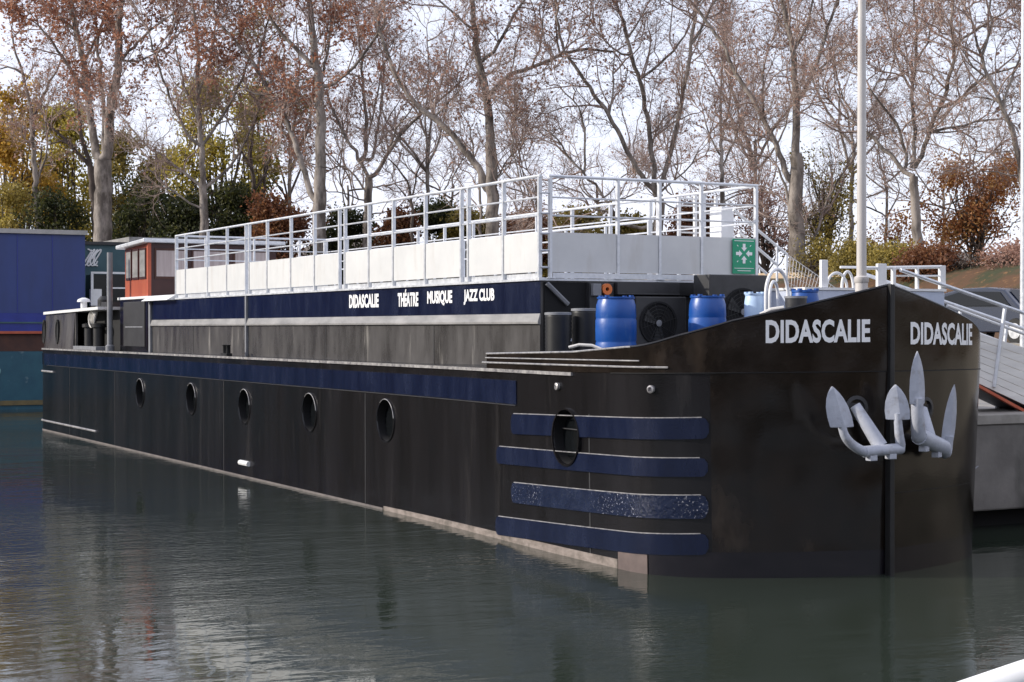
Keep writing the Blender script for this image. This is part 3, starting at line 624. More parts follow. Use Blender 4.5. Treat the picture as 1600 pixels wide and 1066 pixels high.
def drum(x, y, r, h, label):
    t = thing('ribbed_drum', label, 'drum', (x, y, 2.565), 'black ribbed drums on the fore deck'); Mx = Matrix.Translation((x, y, 2.565))
    pr = [(r*.9, 0)]+[(r*(1.0 if k % 2 else .955), h*.03+h*.94*k/26) for k in range(27)]+[(r*.93, h)]
    MB().lathe(pr, 28, Mx).build('body', M['black'], t, smooth=True)
    MB().lathe([(r*.98, h-.02), (r*1.03, h-.02), (r*1.03, h+.015), (r*.8, h+.02), (.01, h+.02)], 28, Mx).build('rim', M['mgrey'], t, smooth=True)
    b = MB()
    for k in range(5): a = 3.6+k*.5; b.box(-.02, .02, -.012, .012, h*(.2+.13*k), h*(.2+.13*k)+.04, Mx @ Matrix.Rotation(a, 4, 'Z') @ Matrix.Translation((0, r+.005, 0)))
    b.build('clip', M['galv'], t)
drum(-2.03, 4.85, .19, .74, 'black ribbed drum at the open corner of the deckhouse')
drum(-1.56, 4.9, .19, .80, 'black ribbed drum half hidden behind the large blue barrel')
tag(MB().tube([onp(889, 543, 'y', 3.6), onp(905, 539, 'y', 3.5), onp(925, 540, 'y', 3.4), onp(940, 546, 'y', 3.3), onp(945, 553, 'y', 3.3)], .022, 8).build('hose', M['rope'], smooth=True), 'short pale hose lying at the foot of the large blue barrel', 'hose')
def hoop(px0, px1, top, base, y, r, label):
    a = onp(px0, base, 'y', y); c = onp(px1, base, 'y', y); m_ = (a+c)/2; hh = onp((px0+px1)/2, top, 'y', y)[2]-a[2]; w_ = (c[0]-a[0])/2
    P = [(m_[0]+w_*math.cos(t), y+.1*math.cos(t), a[2]+hh*math.sin(t)) for t in np.linspace(math.pi, 0, 22)]
    P = [(P[0][0], P[0][1], 2.57)]+P+[(P[-1][0], P[-1][1], 2.57)]
    tag(MB().tube(P, r, 8).build('pipe_hoop', M['white'], smooth=True), label, 'pipe', 'white bent pipes on the fore deck')
hoop(1190, 1238, 421, 462, 3.0, .026, 'larger outer hoop of the two bent white pipes beside the slim pale barrel')
hoop(1196, 1222, 440, 464, 2.85, .022, 'smaller inner hoop of the two bent white pipes beside the slim pale barrel')
bk = thing('bucket', 'dark grey bucket with a pale rim between the slim pale barrel and the blue one', 'bucket', (.33, 2.35, 2.565))
MB().lathe([(.12, 0), (.15, .9), (.15, .96), (.13, .96), (.13, .9), (.01, .88)], 24, Matrix.Translation((.33, 2.35, 2.565))).build('body', M['dgrey'], bk, smooth=True)
MB().ring([(.152, .94), (.16, .94), (.16, .97), (.152, .97)], 24, Matrix.Translation((.33, 2.35, 2.565))).build('rim', M['mgrey'], bk, smooth=True)
tag(MB().tube([onp(1188, 492, 'y', 1.6), onp(1205, 484, 'y', 1.5), onp(1225, 481, 'y', 1.4)], .028, 8).build('mooring_rope', M['rope'], smooth=True), 'thick pale rope lying on the bulwark under the blue barrel', 'rope')
# green assembly point sign
sg = thing('assembly_sign', 'green sign with four white arrows pointing to its middle on the white railing panel', 'sign', (1.66, 5.43, 3.96))
MB().box(1.44, 1.87, 5.425, 5.44, 3.95, 4.50).build('plate', M['green'], sg, bevel=.004)
b = MB(); cx, cz = 1.655, 4.27
def arrow(a):
    Mx = Matrix.Translation((cx, 0, cz)) @ Matrix.Rotation(a, 4, 'Y')
    b.prism([(0, .035), (.055, .095), (.025, .095), (.025, .155), (-.025, .155), (-.025, .095), (-.055, .095)], 5.421, 5.4245, Mx)
for k in range(4): arrow(k*math.pi/2)
for s_ in (-1, 1):
    for k in range(4):
        a = math.pi/4+k*math.pi/2; q = Matrix.Translation((cx, 0, cz)) @ Matrix.Rotation(a, 4, 'Y')
        b.box(-.006, .006, 5.422, 5.4245, .16, .19, q)
    break
b.box(1.47, 1.84, 5.421, 5.4245, 4.465, 4.475); b.box(1.47, 1.84, 5.421, 5.4245, 4.035, 4.043); b.box(1.53, 1.78, 5.421, 5.4245, 3.995, 4.005)
b.build('white_marks', M['letter'], sg)

# ------------------------------------------------------------------ anchors
def fluke(base, tip, side, nrm, w_, th=.05):
    """pointed shield plate from base to tip; side = width direction, nrm = thickness direction"""
    base = Vector(base); tip = Vector(tip); u = tip-base; side = Vector(side).normalized(); nrm = Vector(nrm).normalized()
    pr = [(0, .50), (.02, .54), (.25, .56), (.5, .51), (.7, .40), (.85, .26), (.95, .12), (1, .02)]
    b = MB(); V = []; 
    for t, h in pr:
        c = base+u*t; k = 1-.6*t
        V += [c-side*h*w_, c+nrm*th*k, c+side*h*w_, c-nrm*th*k*.5]
    F = [(0, 1, 2, 3)]
    for i in range(len(pr)-1):
        for j in range(4): F.append((i*4+j, i*4+(j+1) % 4, i*4+4+(j+1) % 4, i*4+4+j))
    return b.add(V, F)
def anchor(label, A, C, Bm, T0, T1, side, nrm, wf, shank, rs, rk):
    """A, C: base of the two flukes; T0,T1: tips; Bm: crown ends"""
    t = thing('anchor', label, 'anchor', tuple(Bm[0]), 'grey anchors on the bow')
    for ba, ti, sd_, w_ in ((A, T0, side[0], wf[0]), (C, T1, side[1], wf[1])): fluke(ba, ti, sd_, nrm, w_).build('fluke', M['anchor'], t, bevel=.006)
    for ba, ti, cr, o_ in ((A, T0, Bm[0], Bm[1]), (C, T1, Bm[1], Bm[0])):
        ba = Vector(ba); cr = Vector(cr); dn = (ba-Vector(ti)).normalized(); ax = (Vector(o_)-cr).normalized()
        P0 = ba-dn*.08; P1 = ba+dn*.05; kk = Vector((cr.x, cr.y, cr.z)); P2 = (P1+kk)/2+dn*.06-ax*.05; 
        pts = []
        for i in range(9):
            q = i/8; pts.append(P1*(1-q)**2+(P1+dn*.16-ax*.0)*2*q*(1-q)+kk*q*q)
        MB().tube([P0]+pts+[kk+ax*.06], [rs]+[rs*(1+.25*i/9) for i in range(9)]+[rs*1.25], 10).build('arm', M['anchor'], t, smooth=True)
    b = MB().tube([Bm[0], Bm[1]], rs*1.35, 12); b.build('crown', M['anchor'], t, smooth=True)
    ax = (Vector(Bm[1])-Vector(Bm[0])); fr = math.atan2(ax.y, ax.x)
    for f_ in (.2, .72):
        c = Vector(Bm[0])+ax*f_+Vector((0, 0, -rs*1.6)); MB().box(-.055, .055, -.05, .05, -.035, .035, Matrix.Translation(c) @ Matrix.Rotation(fr, 4, 'Z')).build('tripping_palm', M['anchor'], t, bevel=.008)
    MB().tube(shank, [rk, rk*.75], 10).build('shank', M['anchor'], t, smooth=True)
    hs = Vector(shank[1]); d = (Vector(shank[1])-Vector(shank[0])).normalized()
    return t
Y1 = -.34
P = lambda px, py, y: tuple(onp(px, py, 'y', y))
anchor('grey anchor left of the stem, its two shield flukes pointing up', P(1316, 668, Y1), P(1403, 656, Y1-.02), (P(1350, 706, Y1+.02), P(1408, 701, Y1+.02)), P(1300, 604, Y1), P(1399, 601, Y1-.02),
       ((1, 0, 0), (1, -.55, 0)), (0, -1, 0), (.34, .28), (P(1376, 698, Y1+.1), P(1336, 634, .02)), .052, .095)
anchor('grey anchor right of the stem, seen half from the side with one tall pointed fluke', P(1433, 632, -.38), P(1480, 690, .05), (P(1436, 682, -.30), P(1474, 700, .0)), P(1433, 549, -.42), P(1491, 601, -.06),
       ((1, .1, 0), (1, .1, 0)), (-.2, -1, 0), (.25, .22), (P(1452, 690, -.15), P(1440, 640, .12)), .078, .10)
for px, y, z in ((1336, 0, 640),):
    s_ = s_at_px(1336, 2.05); q = hp(s_, onp(1336, 638, 'y', .05)[2], .0); Mx = disc_frame(q, hp(s_, q.z, 1)-q)
    MB().lathe([(.10, .0), (.15, .0), (.155, .035), (.11, .04), (.10, .012), (.01, .012)], 24, Mx).build('hawse_pipe', M['dgrey'], barge, smooth=True)
    s_ = s_at_px(1444, 2.05, -1); q = hp(s_, onp(1440, 640, 'y', .1)[2], .0); Mx = disc_frame(q, hp(s_, q.z, 1)-q)
    MB().lathe([(.10, .0), (.15, .0), (.155, .035), (.11, .04), (.10, .012), (.01, .012)], 24, Mx).build('hawse_pipe', M['dgrey'], barge, smooth=True)

# ------------------------------------------------------------------ vegetation
M['ldrust'] = leafmat('dark_rust_leaves', [(.09, .035, .018), (.20, .08, .04), (.32, .16, .07)], .6)
def np_mesh(name, V, F, m, parent=None, smooth=False):
    V = np.asarray(V, np.float32).reshape(-1, 3); F = np.asarray(F, np.int32); k = F.shape[1]; me = bpy.data.meshes.new(name)
    me.vertices.add(len(V)); me.vertices.foreach_set('co', V.ravel()); me.loops.add(F.size); me.loops.foreach_set('vertex_index', F.ravel())
    me.polygons.add(len(F)); me.polygons.foreach_set('loop_start', np.arange(len(F), dtype=np.int32)*k); me.polygons.foreach_set('loop_total', np.full(len(F), k, np.int32))
    if smooth: me.polygons.foreach_set('use_smooth', np.ones(len(F), bool))
    me.update(calc_edges=True); me.materials.append(m); o = bpy.data.objects.new(name, me); COL.objects.link(o)
    if parent is not None: attach(o, parent)
    return o
def nrmz(a): return a/np.maximum(np.linalg.norm(a, axis=-1, keepdims=True), 1e-9)
def tubes(P, Rr, n):
    N, k, _ = P.shape; T = np.empty_like(P); T[:, 1:-1] = P[:, 2:]-P[:, :-2]; T[:, 0] = P[:, 1]-P[:, 0]; T[:, -1] = P[:, -1]-P[:, -2]; T = nrmz(T)
    ref = np.where(np.abs(T[:, :1, 2:3]) > .9, np.array([1., 0, 0]), np.array([0, 0, 1.])); A = nrmz(np.cross(T, np.broadcast_to(ref, T.shape))); Bn = np.cross(T, A)
    th = np.arange(n)*2*np.pi/n
    V = P[:, :, None]+(A[:, :, None]*np.cos(th)[:, None]+Bn[:, :, None]*np.sin(th)[:, None])*Rr[:, :, None, None]
    i = np.arange(N*k*n).reshape(N, k, n); a = i[:, :-1]; b_ = i[:, 1:]
    F = np.stack([a, np.roll(a, -1, 2), np.roll(b_, -1, 2), b_], -1).reshape(-1, 4)
    return V.reshape(-1, 3), F
def merge(parts):
    Vs, Fs, o = [], [], 0
    for V, F in parts: Vs.append(V); Fs.append(F+o); o += len(V)
    return np.concatenate(Vs), np.concatenate(Fs)
def grow(S, D, L, k, wob, up, rng):
    N = len(S); P = np.empty((N, k+1, 3)); P[:, 0] = S; d = nrmz(D)
    for i in range(k):
        d = nrmz(d+rng.normal(size=(N, 3))*wob+np.array([0, 0, up])); P[:, i+1] = P[:, i]+d*(L/k)[:, None]
    return P
def kids(P, r, m, lo, hi, tmin, ang, rng):
    """children start points, directions, lengths, radii from parents P [N,k,3]"""
    N, k, _ = P.shape; t = rng.uniform(tmin, 1., (N, m))*(k-1); i = np.minimum(t.astype(int), k-2); f = (t-i)[..., None]
    n_ = np.arange(N)[:, None]; A = P[n_, i]; Bq = P[n_, i+1]; S = A*(1-f)+Bq*f; T = nrmz(Bq-A)
    rnd = rng.normal(size=S.shape); perp = nrmz(rnd-(rnd*T).sum(-1, keepdims=True)*T); D = T+perp*ang*rng.uniform(.6, 1.4, (N, m, 1))
    L = rng.uniform(lo, hi, (N, m))*(1.15-.5*t/(k-1)); return S.reshape(-1, 3), D.reshape(-1, 3), L.ravel()
def leaf_quads(C, size, rng):
    N = len(C); a = nrmz(rng.normal(size=(N, 3))); b_ = nrmz(np.cross(a, rng.normal(size=(N, 3)))); s = (size*rng.uniform(.6, 1.3, N))[:, None]
    c = np.cross(a, b_)*.25*s
    V = np.stack([C-a*s*.5, C+b_*s*.38+c, C+a*s*.5, C-b_*s*.38+c], 1).reshape(-1, 3); return V, np.arange(4*N).reshape(-1, 4)
def tree(label, Z, trunk, limbs, seed, leaves=None, nleaf=0, lsize=.13, tw=1., bark='bark', group='bare plane trees along the bank', spread=.35, base=None, cat='tree', name='plane_tree', topy=12, lhi=None, l1=2.6):
    rng = np.random.default_rng(seed); tp = [(at(x, y, Z)) for x, y in trunk[0]]
    b0 = tp[0].copy(); gz = float(height(b0[0], b0[1])) if base is None else base
    root = thing(name, label, cat, (b0[0], b0[1], gz), group)
    allp = []; allpx = []; allz = []; paths = []
    mpp = Z/FPX
    def smooth_path(pts, w):
        pts = np.array(pts); d = np.r_[0, np.cumsum(np.linalg.norm(np.diff(pts, axis=0), axis=1))]; n = max(3, int(d[-1]/.35)); t = np.linspace(0, d[-1], n)
        Q = np.stack([np.interp(t, d, pts[:, i]) for i in range(3)], 1); W_ = np.interp(t, d, w)
        for _ in range(2): Q[1:-1] = (Q[:-2]+2*Q[1:-1]+Q[2:])/4
        Q[1:-1] += rng.normal(size=Q[1:-1].shape)*.03; return Q, W_
    ws = np.linspace(trunk[1], trunk[2], len(tp))*mpp/2
    tp = [np.array([b0[0], b0[1], gz-.3])]+[np.array([b0[0], b0[1], gz+.5])]*(1 if b0[2] > gz+1 else 0)+tp
    ws = np.r_[[ws[0]*1.5]+([ws[0]*1.15] if len(tp) > len(ws)+1 else []), ws]
    Q, W_ = smooth_path(tp, ws); paths.append((Q, W_))
    for (xa, ya), (xb, yb) in zip(trunk[0][:-1], trunk[0][1:]):
        for g_ in (.2, .4, .6, .8, 1.): allpx.append((xa+(xb-xa)*g_, ya+(yb-ya)*g_)); allz.append(Z)
    for li, lb in enumerate(limbs):
        pts, w0 = lb[0], lb[1]; w1 = lb[2] if len(lb) > 2 else max(2.0, w0*.35)
        d2 = [math.hypot(pts[0][0]-a[0], pts[0][1]-a[1]) for a in allpx]; j = int(np.argmin(d2)); z0 = allz[j] if d2[j] < 60 else Z; pts = ([allpx[j]] if 2 < d2[j] < 60 else [])+list(pts)
        sl_ = rng.uniform(-1, 1)*spread; acc = 0; P3 = []
        if li == 0: pass
        for i, (x, y) in enumerate(pts):
            if i: acc += math.hypot(x-pts[i-1][0], y-pts[i-1][1])*mpp
            z = z0+sl_*acc; P3.append(at(x, y, z))
            if i:
                xa, ya = pts[i-1]
                for g_ in (.25, .5, .75, 1.): allpx.append((xa+(x-xa)*g_, ya+(y-ya)*g_)); allz.append(z)
        Q, W_ = smooth_path(P3, np.linspace(w0, w1, len(pts))*mpp/2); paths.append((Q, W_))
    wood = [tubes(Q[None], W_[None], 8) for Q, W_ in paths]
    np_mesh('trunk', *merge(wood), M[bark], root, smooth=True)
    # crown limbs beyond the traced ones
    S0, D0, L0, R0 = [], [], [], []
    for (Q, W_), lb in zip(paths[1:], limbs):
        tip = Q[-1]; d = nrmz(Q[-1]-Q[-3] if len(Q) > 3 else Q[-1]-Q[0]); up_ = lb[0][-1][1] <= topy
        for k in range(3 if up_ else 2): S0.append(tip); D0.append(d+rng.normal(size=3)*.35); L0.append(rng.uniform(2.5, 4.5) if up_ else rng.uniform(1.2, 2.4)); R0.append(W_[-1]*.8)
    parts = []; P0 = None; S0 = np.array(S0); 
    P0 = grow(S0, np.array(D0), np.array(L0), 8, .16, .10, rng); R0 = np.array(R0)
    parts.append(tubes(P0, R0[:, None]*np.linspace(1, .35, 9), 5))
    # L1 from traced limbs and crown limbs
    S1, D1 = [], []
    for qi, (Q, W_) in enumerate(paths):
        L_ = np.linalg.norm(np.diff(Q, axis=0), axis=1).sum(); n = int(L_/.75*tw*(.0 if qi == 0 else 1))
        for _ in range(n):
            i = rng.integers(int(len(Q)*.22), len(Q)-1); T = nrmz(Q[i+1]-Q[i]); rv = rng.normal(size=3); rv -= rv@T*T; S1.append(Q[i]); D1.append(T*.8+nrmz(rv)*.9+np.array([0, 0, .15]))
    S1 = np.array(S1); D1 = np.array(D1); L1 = rng.uniform(.45*l1, 1.25*l1, len(S1))
    s, d, l = kids(P0, None, 4, .5*l1, l1, .2, .8, rng); S1 = np.r_[S1, s]; D1 = np.r_[D1, d]; L1 = np.r_[L1, l]
    P1 = grow(S1, D1, L1, 7, .26, .08, rng); R1 = (.010+.011*L1)[:, None]*np.linspace(1, .4, 8); parts.append(tubes(P1, R1, 4))
    s, d, l = kids(P1, None, int(7*tw+.5), .7, 1.8, .12, .9, rng); P2 = grow(s, d, l, 5, .3, .05, rng); parts.append(tubes(P2, (.006+.006*l)[:, None]*np.linspace(1, .5, 6), 3))
    s, d, l = kids(P2, None, 6, .35, 1.0, .1, 1., rng); P3 = grow(s, d, l, 3, .3, .02, rng); parts.append(tubes(P3, np.full(len(l), .0056)[:, None]*np.linspace(1, .6, 4), 3))
    np_mesh('branches', *merge(parts), M['twig'], root)
    if nleaf:
        C = np.concatenate([P3[:, 1:].reshape(-1, 3), P2[:, 2:].reshape(-1, 3)])
        cen = C[rng.integers(0, len(C), 40)]; dd = np.min(np.linalg.norm(C[:, None]-cen[None], axis=2), axis=1) if len(C) < 60000 else np.min(np.linalg.norm(C[:, None]-cen[None, :16], axis=2), axis=1)
        nleaf = int(nleaf*(.55 if leaves == 'lrust' else .35)); wgt = np.exp(-(dd/1.6)**2)+.12
        if lhi: wgt *= np.clip((C[:, 2]-lhi[0])/(lhi[1]-lhi[0]), .06, 1)
        wgt /= wgt.sum(); C = C[rng.choice(len(C), nleaf, p=wgt)]+rng.normal(size=(nleaf, 3))*.07
        V, F = leaf_quads(C, np.full(nleaf, lsize), rng); np_mesh('leaves', V, F, M[leaves], root)
    return root
Zs = 1.0
tree('tall plane tree at the far left, thick pale forked trunk and rusty leaves', 86, ([(161, 376), (161, 320), (161, 250)], 30, 27), [
    ([(150, 250), (147, 220), (144, 195), (137, 150), (131, 98), (120, 49), (109, 0)], 15, 8), ([(168, 252), (170, 210), (172, 169), (180, 128), (188, 94), (184, 49), (191, 0)], 19, 9),
    ([(161, 246), (163, 200), (163, 169), (158, 124), (152, 75), (150, 40)], 9, 4), ([(189, 98), (210, 71), (240, 41), (270, 22)], 6, 3), ([(137, 150), (110, 110), (85, 70), (60, 40)], 6, 3),
    ([(131, 98), (150, 60), (165, 20)], 5, 3), ([(120, 49), (95, 30), (70, 5)], 5, 3), ([(188, 94), (215, 100), (240, 85), (265, 70)], 4, 2)], 11, 'lrust', 26000, .17, lhi=(12, 17), spread=.3)
tree('slender tree with a thin grey trunk at the left edge among yellow leaves', 92, ([(62, 372), (55, 290), (50, 190)], 10, 7), [
    ([(50, 190), (45, 150), (35, 115), (20, 60)], 6, 3), ([(50, 190), (65, 150), (90, 110), (100, 80)], 5, 2), ([(35, 115), (15, 100), (0, 108)], 4, 2), ([(55, 290), (75, 240), (71, 191)], 4, 2)], 12, 'lbrown', 3000, .15, group='slender trees behind the plane trees', name='slender_tree', tw=.8)
tree('dark slanting tree between the far left plane tree and its neighbour', 90, ([(152, 372), (148, 330), (142, 262)], 14, 11), [
    ([(142, 262), (110, 225), (71, 191)], 7, 3), ([(142, 262), (128, 220), (123, 170), (118, 120)], 8, 3), ([(110, 225), (95, 215), (80, 225)], 4, 2)], 13, 'lbrown', 2500, .15, bark='barkd', group='slender trees behind the plane trees', name='slender_tree', tw=.8)
tree('plane tree with many straight limbs fanning out above the red wheelhouse', 80, ([(319, 385), (319, 338), (317, 285)], 15, 12), [
    ([(317, 285), (313, 210), (310, 150), (308, 56), (300, 0)], 10, 4), ([(315, 292), (278, 262), (225, 225), (188, 180)], 6, 2), ([(311, 233), (285, 199), (263, 150), (244, 94), (232, 50)], 6, 2.5),
    ([(319, 225), (349, 180), (375, 131), (392, 80)], 6, 3), ([(323, 292), (360, 262), (390, 210), (400, 180)], 6, 2.5), ([(317, 330), (270, 300), (230, 262)], 4, 2), ([(310, 150), (330, 90), (338, 30)], 5, 2.5), ([(313, 200), (290, 140), (275, 80), (270, 10)], 5, 2)],
    14, 'lbrown', 7000, .15, lhi=(11, 17))
tree('dark tree trunk just right of the wheelhouse tree with thin upright limbs', 88, ([(398, 360), (397, 300), (392, 250)], 8, 6), [
    ([(392, 250), (396, 190), (410, 150), (412, 110)], 5, 2), ([(397, 300), (420, 262), (428, 210)], 4, 2), ([(395, 270), (375, 230), (362, 200)], 4, 2)], 15, 'lolive', 6000, .16, bark='barkd', group='slender trees behind the plane trees', name='slender_tree', tw=.8)
tree('big plane tree with a straight sunlit trunk and one limb leaning far left', 76, ([(499, 420), (498, 330), (500, 300), (501, 262)], 24, 19), [
    ([(501, 262), (501, 169), (496, 105), (488, 49), (483, 0)], 18, 9), ([(490, 318), (475, 262), (460, 220), (445, 180), (423, 146), (404, 113), (380, 78), (345, 40)], 11, 4), ([(512, 139), (535, 120), (550, 109), (580, 71), (603, 38), (600, 0)], 7, 3),
    ([(488, 109), (471, 83), (449, 64), (422, 30), (410, 0)], 9, 4), ([(500, 130), (513, 85), (518, 40), (515, 0)], 6, 3), ([(423, 146), (400, 150), (372, 130)], 4, 2), ([(404, 113), (408, 70), (420, 30)], 5, 3), ([(496, 123), (465, 122), (447, 130), (445, 170)], 3.5, 2)],
    16, 'lrust', 20000, .16, lhi=(9, 15))
tree('plane tree with fan shaped limbs beside the big straight sunlit trunk', 84, ([(573, 420), (574, 338), (576, 278)], 16, 13), [
    ([(569, 263), (543, 218), (520, 173), (512, 146)], 7, 3), ([(571, 250), (573, 188), (567, 143), (565, 94), (560, 50)], 8, 3), ([(580, 258), (591, 203), (595, 165), (600, 120)], 6, 2.5), ([(575, 220), (591, 143), (598, 100)], 4, 2),
    ([(584, 278), (606, 240), (625, 210), (655, 180), (685, 158), (719, 128)], 8, 3), ([(606, 236), (615, 205), (644, 169)], 5, 2), ([(573, 302), (550, 266), (528, 255), (509, 270)], 4, 2), ([(569, 315), (543, 302), (513, 300)], 3, 1.5)],
    17, 'lbrown', 9000, .15, lhi=(9, 14))
tree('thin crooked sapling between the fan shaped plane tree and the twin trunk plane tree', 78, ([(645, 420), (644, 335), (641, 300)], 6, 4), [
    ([(641, 300), (629, 270), (610, 251)], 3.5, 2), ([(645, 312), (650, 280), (655, 251), (672, 240)], 3.5, 2), ([(643, 320), (632, 295), (618, 288)], 3, 1.5)], 18, 'lbrown', 300, .14, tw=.7, l1=1.4, name='sapling', group='saplings on the bank', bark='barkd')
tree('large plane tree over the middle of the barge with a huge limb reaching left', 74, ([(768, 420), (770, 368), (770, 300), (766, 225)], 24, 18), [
    ([(766, 225), (762, 169), (756, 131), (745, 90), (743, 49), (738, 0)], 15, 7), ([(757, 300), (753, 270), (730, 240), (708, 210), (678, 184), (648, 165), (625, 131), (610, 105), (599, 64), (588, 22)], 13, 5),
    ([(768, 150), (783, 128), (800, 112), (830, 109), (875, 84), (920, 75), (958, 81)], 9, 3.5), ([(753, 98), (775, 79), (788, 50), (800, 25), (820, 0)], 7, 4), ([(743, 49), (719, 30), (685, 0)], 5, 3), ([(752, 385), (750, 330), (751, 300), (748, 270), (738, 240), (735, 200)], 6, 2),
    ([(779, 278), (792, 255), (800, 240)], 3, 2), ([(822, 338), (812, 290), (805, 240), (798, 205)], 3, 2), ([(678, 184), (700, 160), (720, 140)], 4, 2), ([(830, 109), (845, 70), (848, 30)], 4, 2), ([(875, 84), (868, 40), (866, 0)], 4, 2)],
    19, 'lbrown', 12000, .14, lhi=(9, 15))
tree('plane tree behind the railing corner with three long limbs forking like a V', 73, ([(1028, 430), (1029, 368), (1028, 305)], 18, 15), [
    ([(1022, 300), (995, 263), (969, 210), (946, 169), (920, 135), (894, 98), (875, 68), (868, 0)], 9, 4), ([(1027, 300), (1018, 225), (1010, 169), (999, 124), (984, 86), (980, 49), (965, 11)], 9, 4.5),
    ([(1034, 300), (1038, 275), (1051, 225), (1063, 169), (1074, 113), (1081, 68), (1089, 0)], 9, 5), ([(1003, 128), (1029, 101), (1055, 75), (1070, 56)], 5, 3), ([(954, 173), (958, 124), (961, 83)], 4, 2), ([(975, 355), (961, 334), (928, 285), (894, 255), (871, 214), (849, 201)], 6, 2),
    ([(913, 270), (916, 225), (909, 169), (883, 146)], 4, 2), ([(1033, 302), (1063, 274), (1089, 240)], 4, 2), ([(955, 335), (938, 324), (913, 323), (875, 330)], 3.5, 2), ([(1081, 68), (1100, 41), (1119, 0)], 5, 3), ([(984, 86), (960, 85), (935, 50)], 4, 2), ([(980, 60), (1000, 40), (1010, 10)], 4, 2)],
    20, 'lbrown', 9000, .13, lhi=(8, 15))
tree('slim upright plane tree between the V shaped tree and the thick trunk beside the mast', 86, ([(1129, 420), (1128, 281)], 9, 7), [
    ([(1128, 281), (1126, 206), (1126, 150), (1128, 90)], 6, 2.5), ([(1128, 260), (1150, 215), (1160, 180)], 4, 2), ([(1127, 250), (1108, 210), (1100, 180)], 4, 2), ([(1127, 220), (1140, 170), (1142, 130)], 3.5, 2)], 21, 'lbrown', 6000, .13, tw=1.1)
tree('thick plane tree left of the tall white mast, its trunk sunlit on the left edge', 68, ([(1247, 414), (1244, 350), (1243, 302), (1243, 242)], 27, 20), [
    ([(1243, 242), (1245, 173), (1243, 125), (1241, 78), (1226, 22), (1222, 0)], 13, 6), ([(1237, 284), (1217, 242), (1200, 200), (1175, 150), (1145, 109), (1134, 71), (1100, 34), (1089, 11)], 11, 4), ([(1247, 164), (1265, 125), (1282, 82), (1297, 35), (1308, 0)], 8, 4),
    ([(1252, 138), (1275, 112), (1304, 91), (1330, 65)], 5, 3), ([(1265, 388), (1280, 358), (1286, 328), (1308, 280), (1334, 250)], 5, 2.5), ([(1240, 380), (1236, 330), (1228, 290), (1216, 262)], 7, 3), ([(1200, 200), (1190, 150), (1195, 100)], 5, 2.5), ([(1241, 78), (1262, 40), (1270, 0)], 5, 3)],
    22, 'lbrown', 9000, .12, lhi=(7, 13), tw=1.1)
tree('plane tree right of the mast with a slim clear trunk and wide vase shaped crown', 63, ([(1436, 420), (1434, 370), (1431, 337), (1428, 276)], 17, 13), [
    ([(1418, 276), (1394, 246), (1368, 220), (1351, 203), (1325, 186)], 8, 4), ([(1424, 262), (1411, 224), (1399, 186), (1381, 164), (1360, 140)], 6, 3), ([(1429, 262), (1429, 194), (1422, 138), (1433, 95), (1433, 43), (1428, 0)], 7, 3.5),
    ([(1434, 268), (1450, 207), (1472, 168), (1485, 121), (1493, 73), (1485, 26), (1490, 0)], 9, 4), ([(1474, 170), (1498, 164), (1519, 129), (1545, 114), (1588, 104)], 5, 2.5), ([(1455, 205), (1493, 201), (1528, 186), (1562, 186)], 5, 2.5), ([(1495, 72), (1528, 43), (1567, 22)], 5, 3),
    ([(1422, 138), (1400, 100), (1392, 50)], 4.5, 2.5), ([(1433, 100), (1455, 60), (1462, 10)], 4.5, 2.5), ([(1452, 212), (1480, 215), (1500, 205)], 4, 2)], 23, 'lbrown', 7000, .12, lhi=(7, 13), tw=1.1)
tree('plane tree at the right edge of the view half behind the second mast', 60, ([(1612, 420), (1604, 320), (1596, 262)], 18, 13), [
    ([(1596, 262), (1580, 194), (1563, 160), (1541, 121), (1535, 85), (1524, 56)], 9, 3.5), ([(1571, 164), (1575, 125), (1588, 108), (1600, 80)], 5, 3), ([(1598, 240), (1615, 190), (1625, 120), (1630, 40)], 9, 4), ([(1541, 121), (1520, 105), (1505, 80)], 4, 2), ([(1563, 160), (1545, 150), (1528, 152)], 3, 2),
    ([(1597, 270), (1565, 272), (1535, 268)], 3, 1.5), ([(1535, 85), (1550, 40), (1548, 0)], 5, 3)], 24, 'lbrown', 4000, .12, lhi=(7, 13))

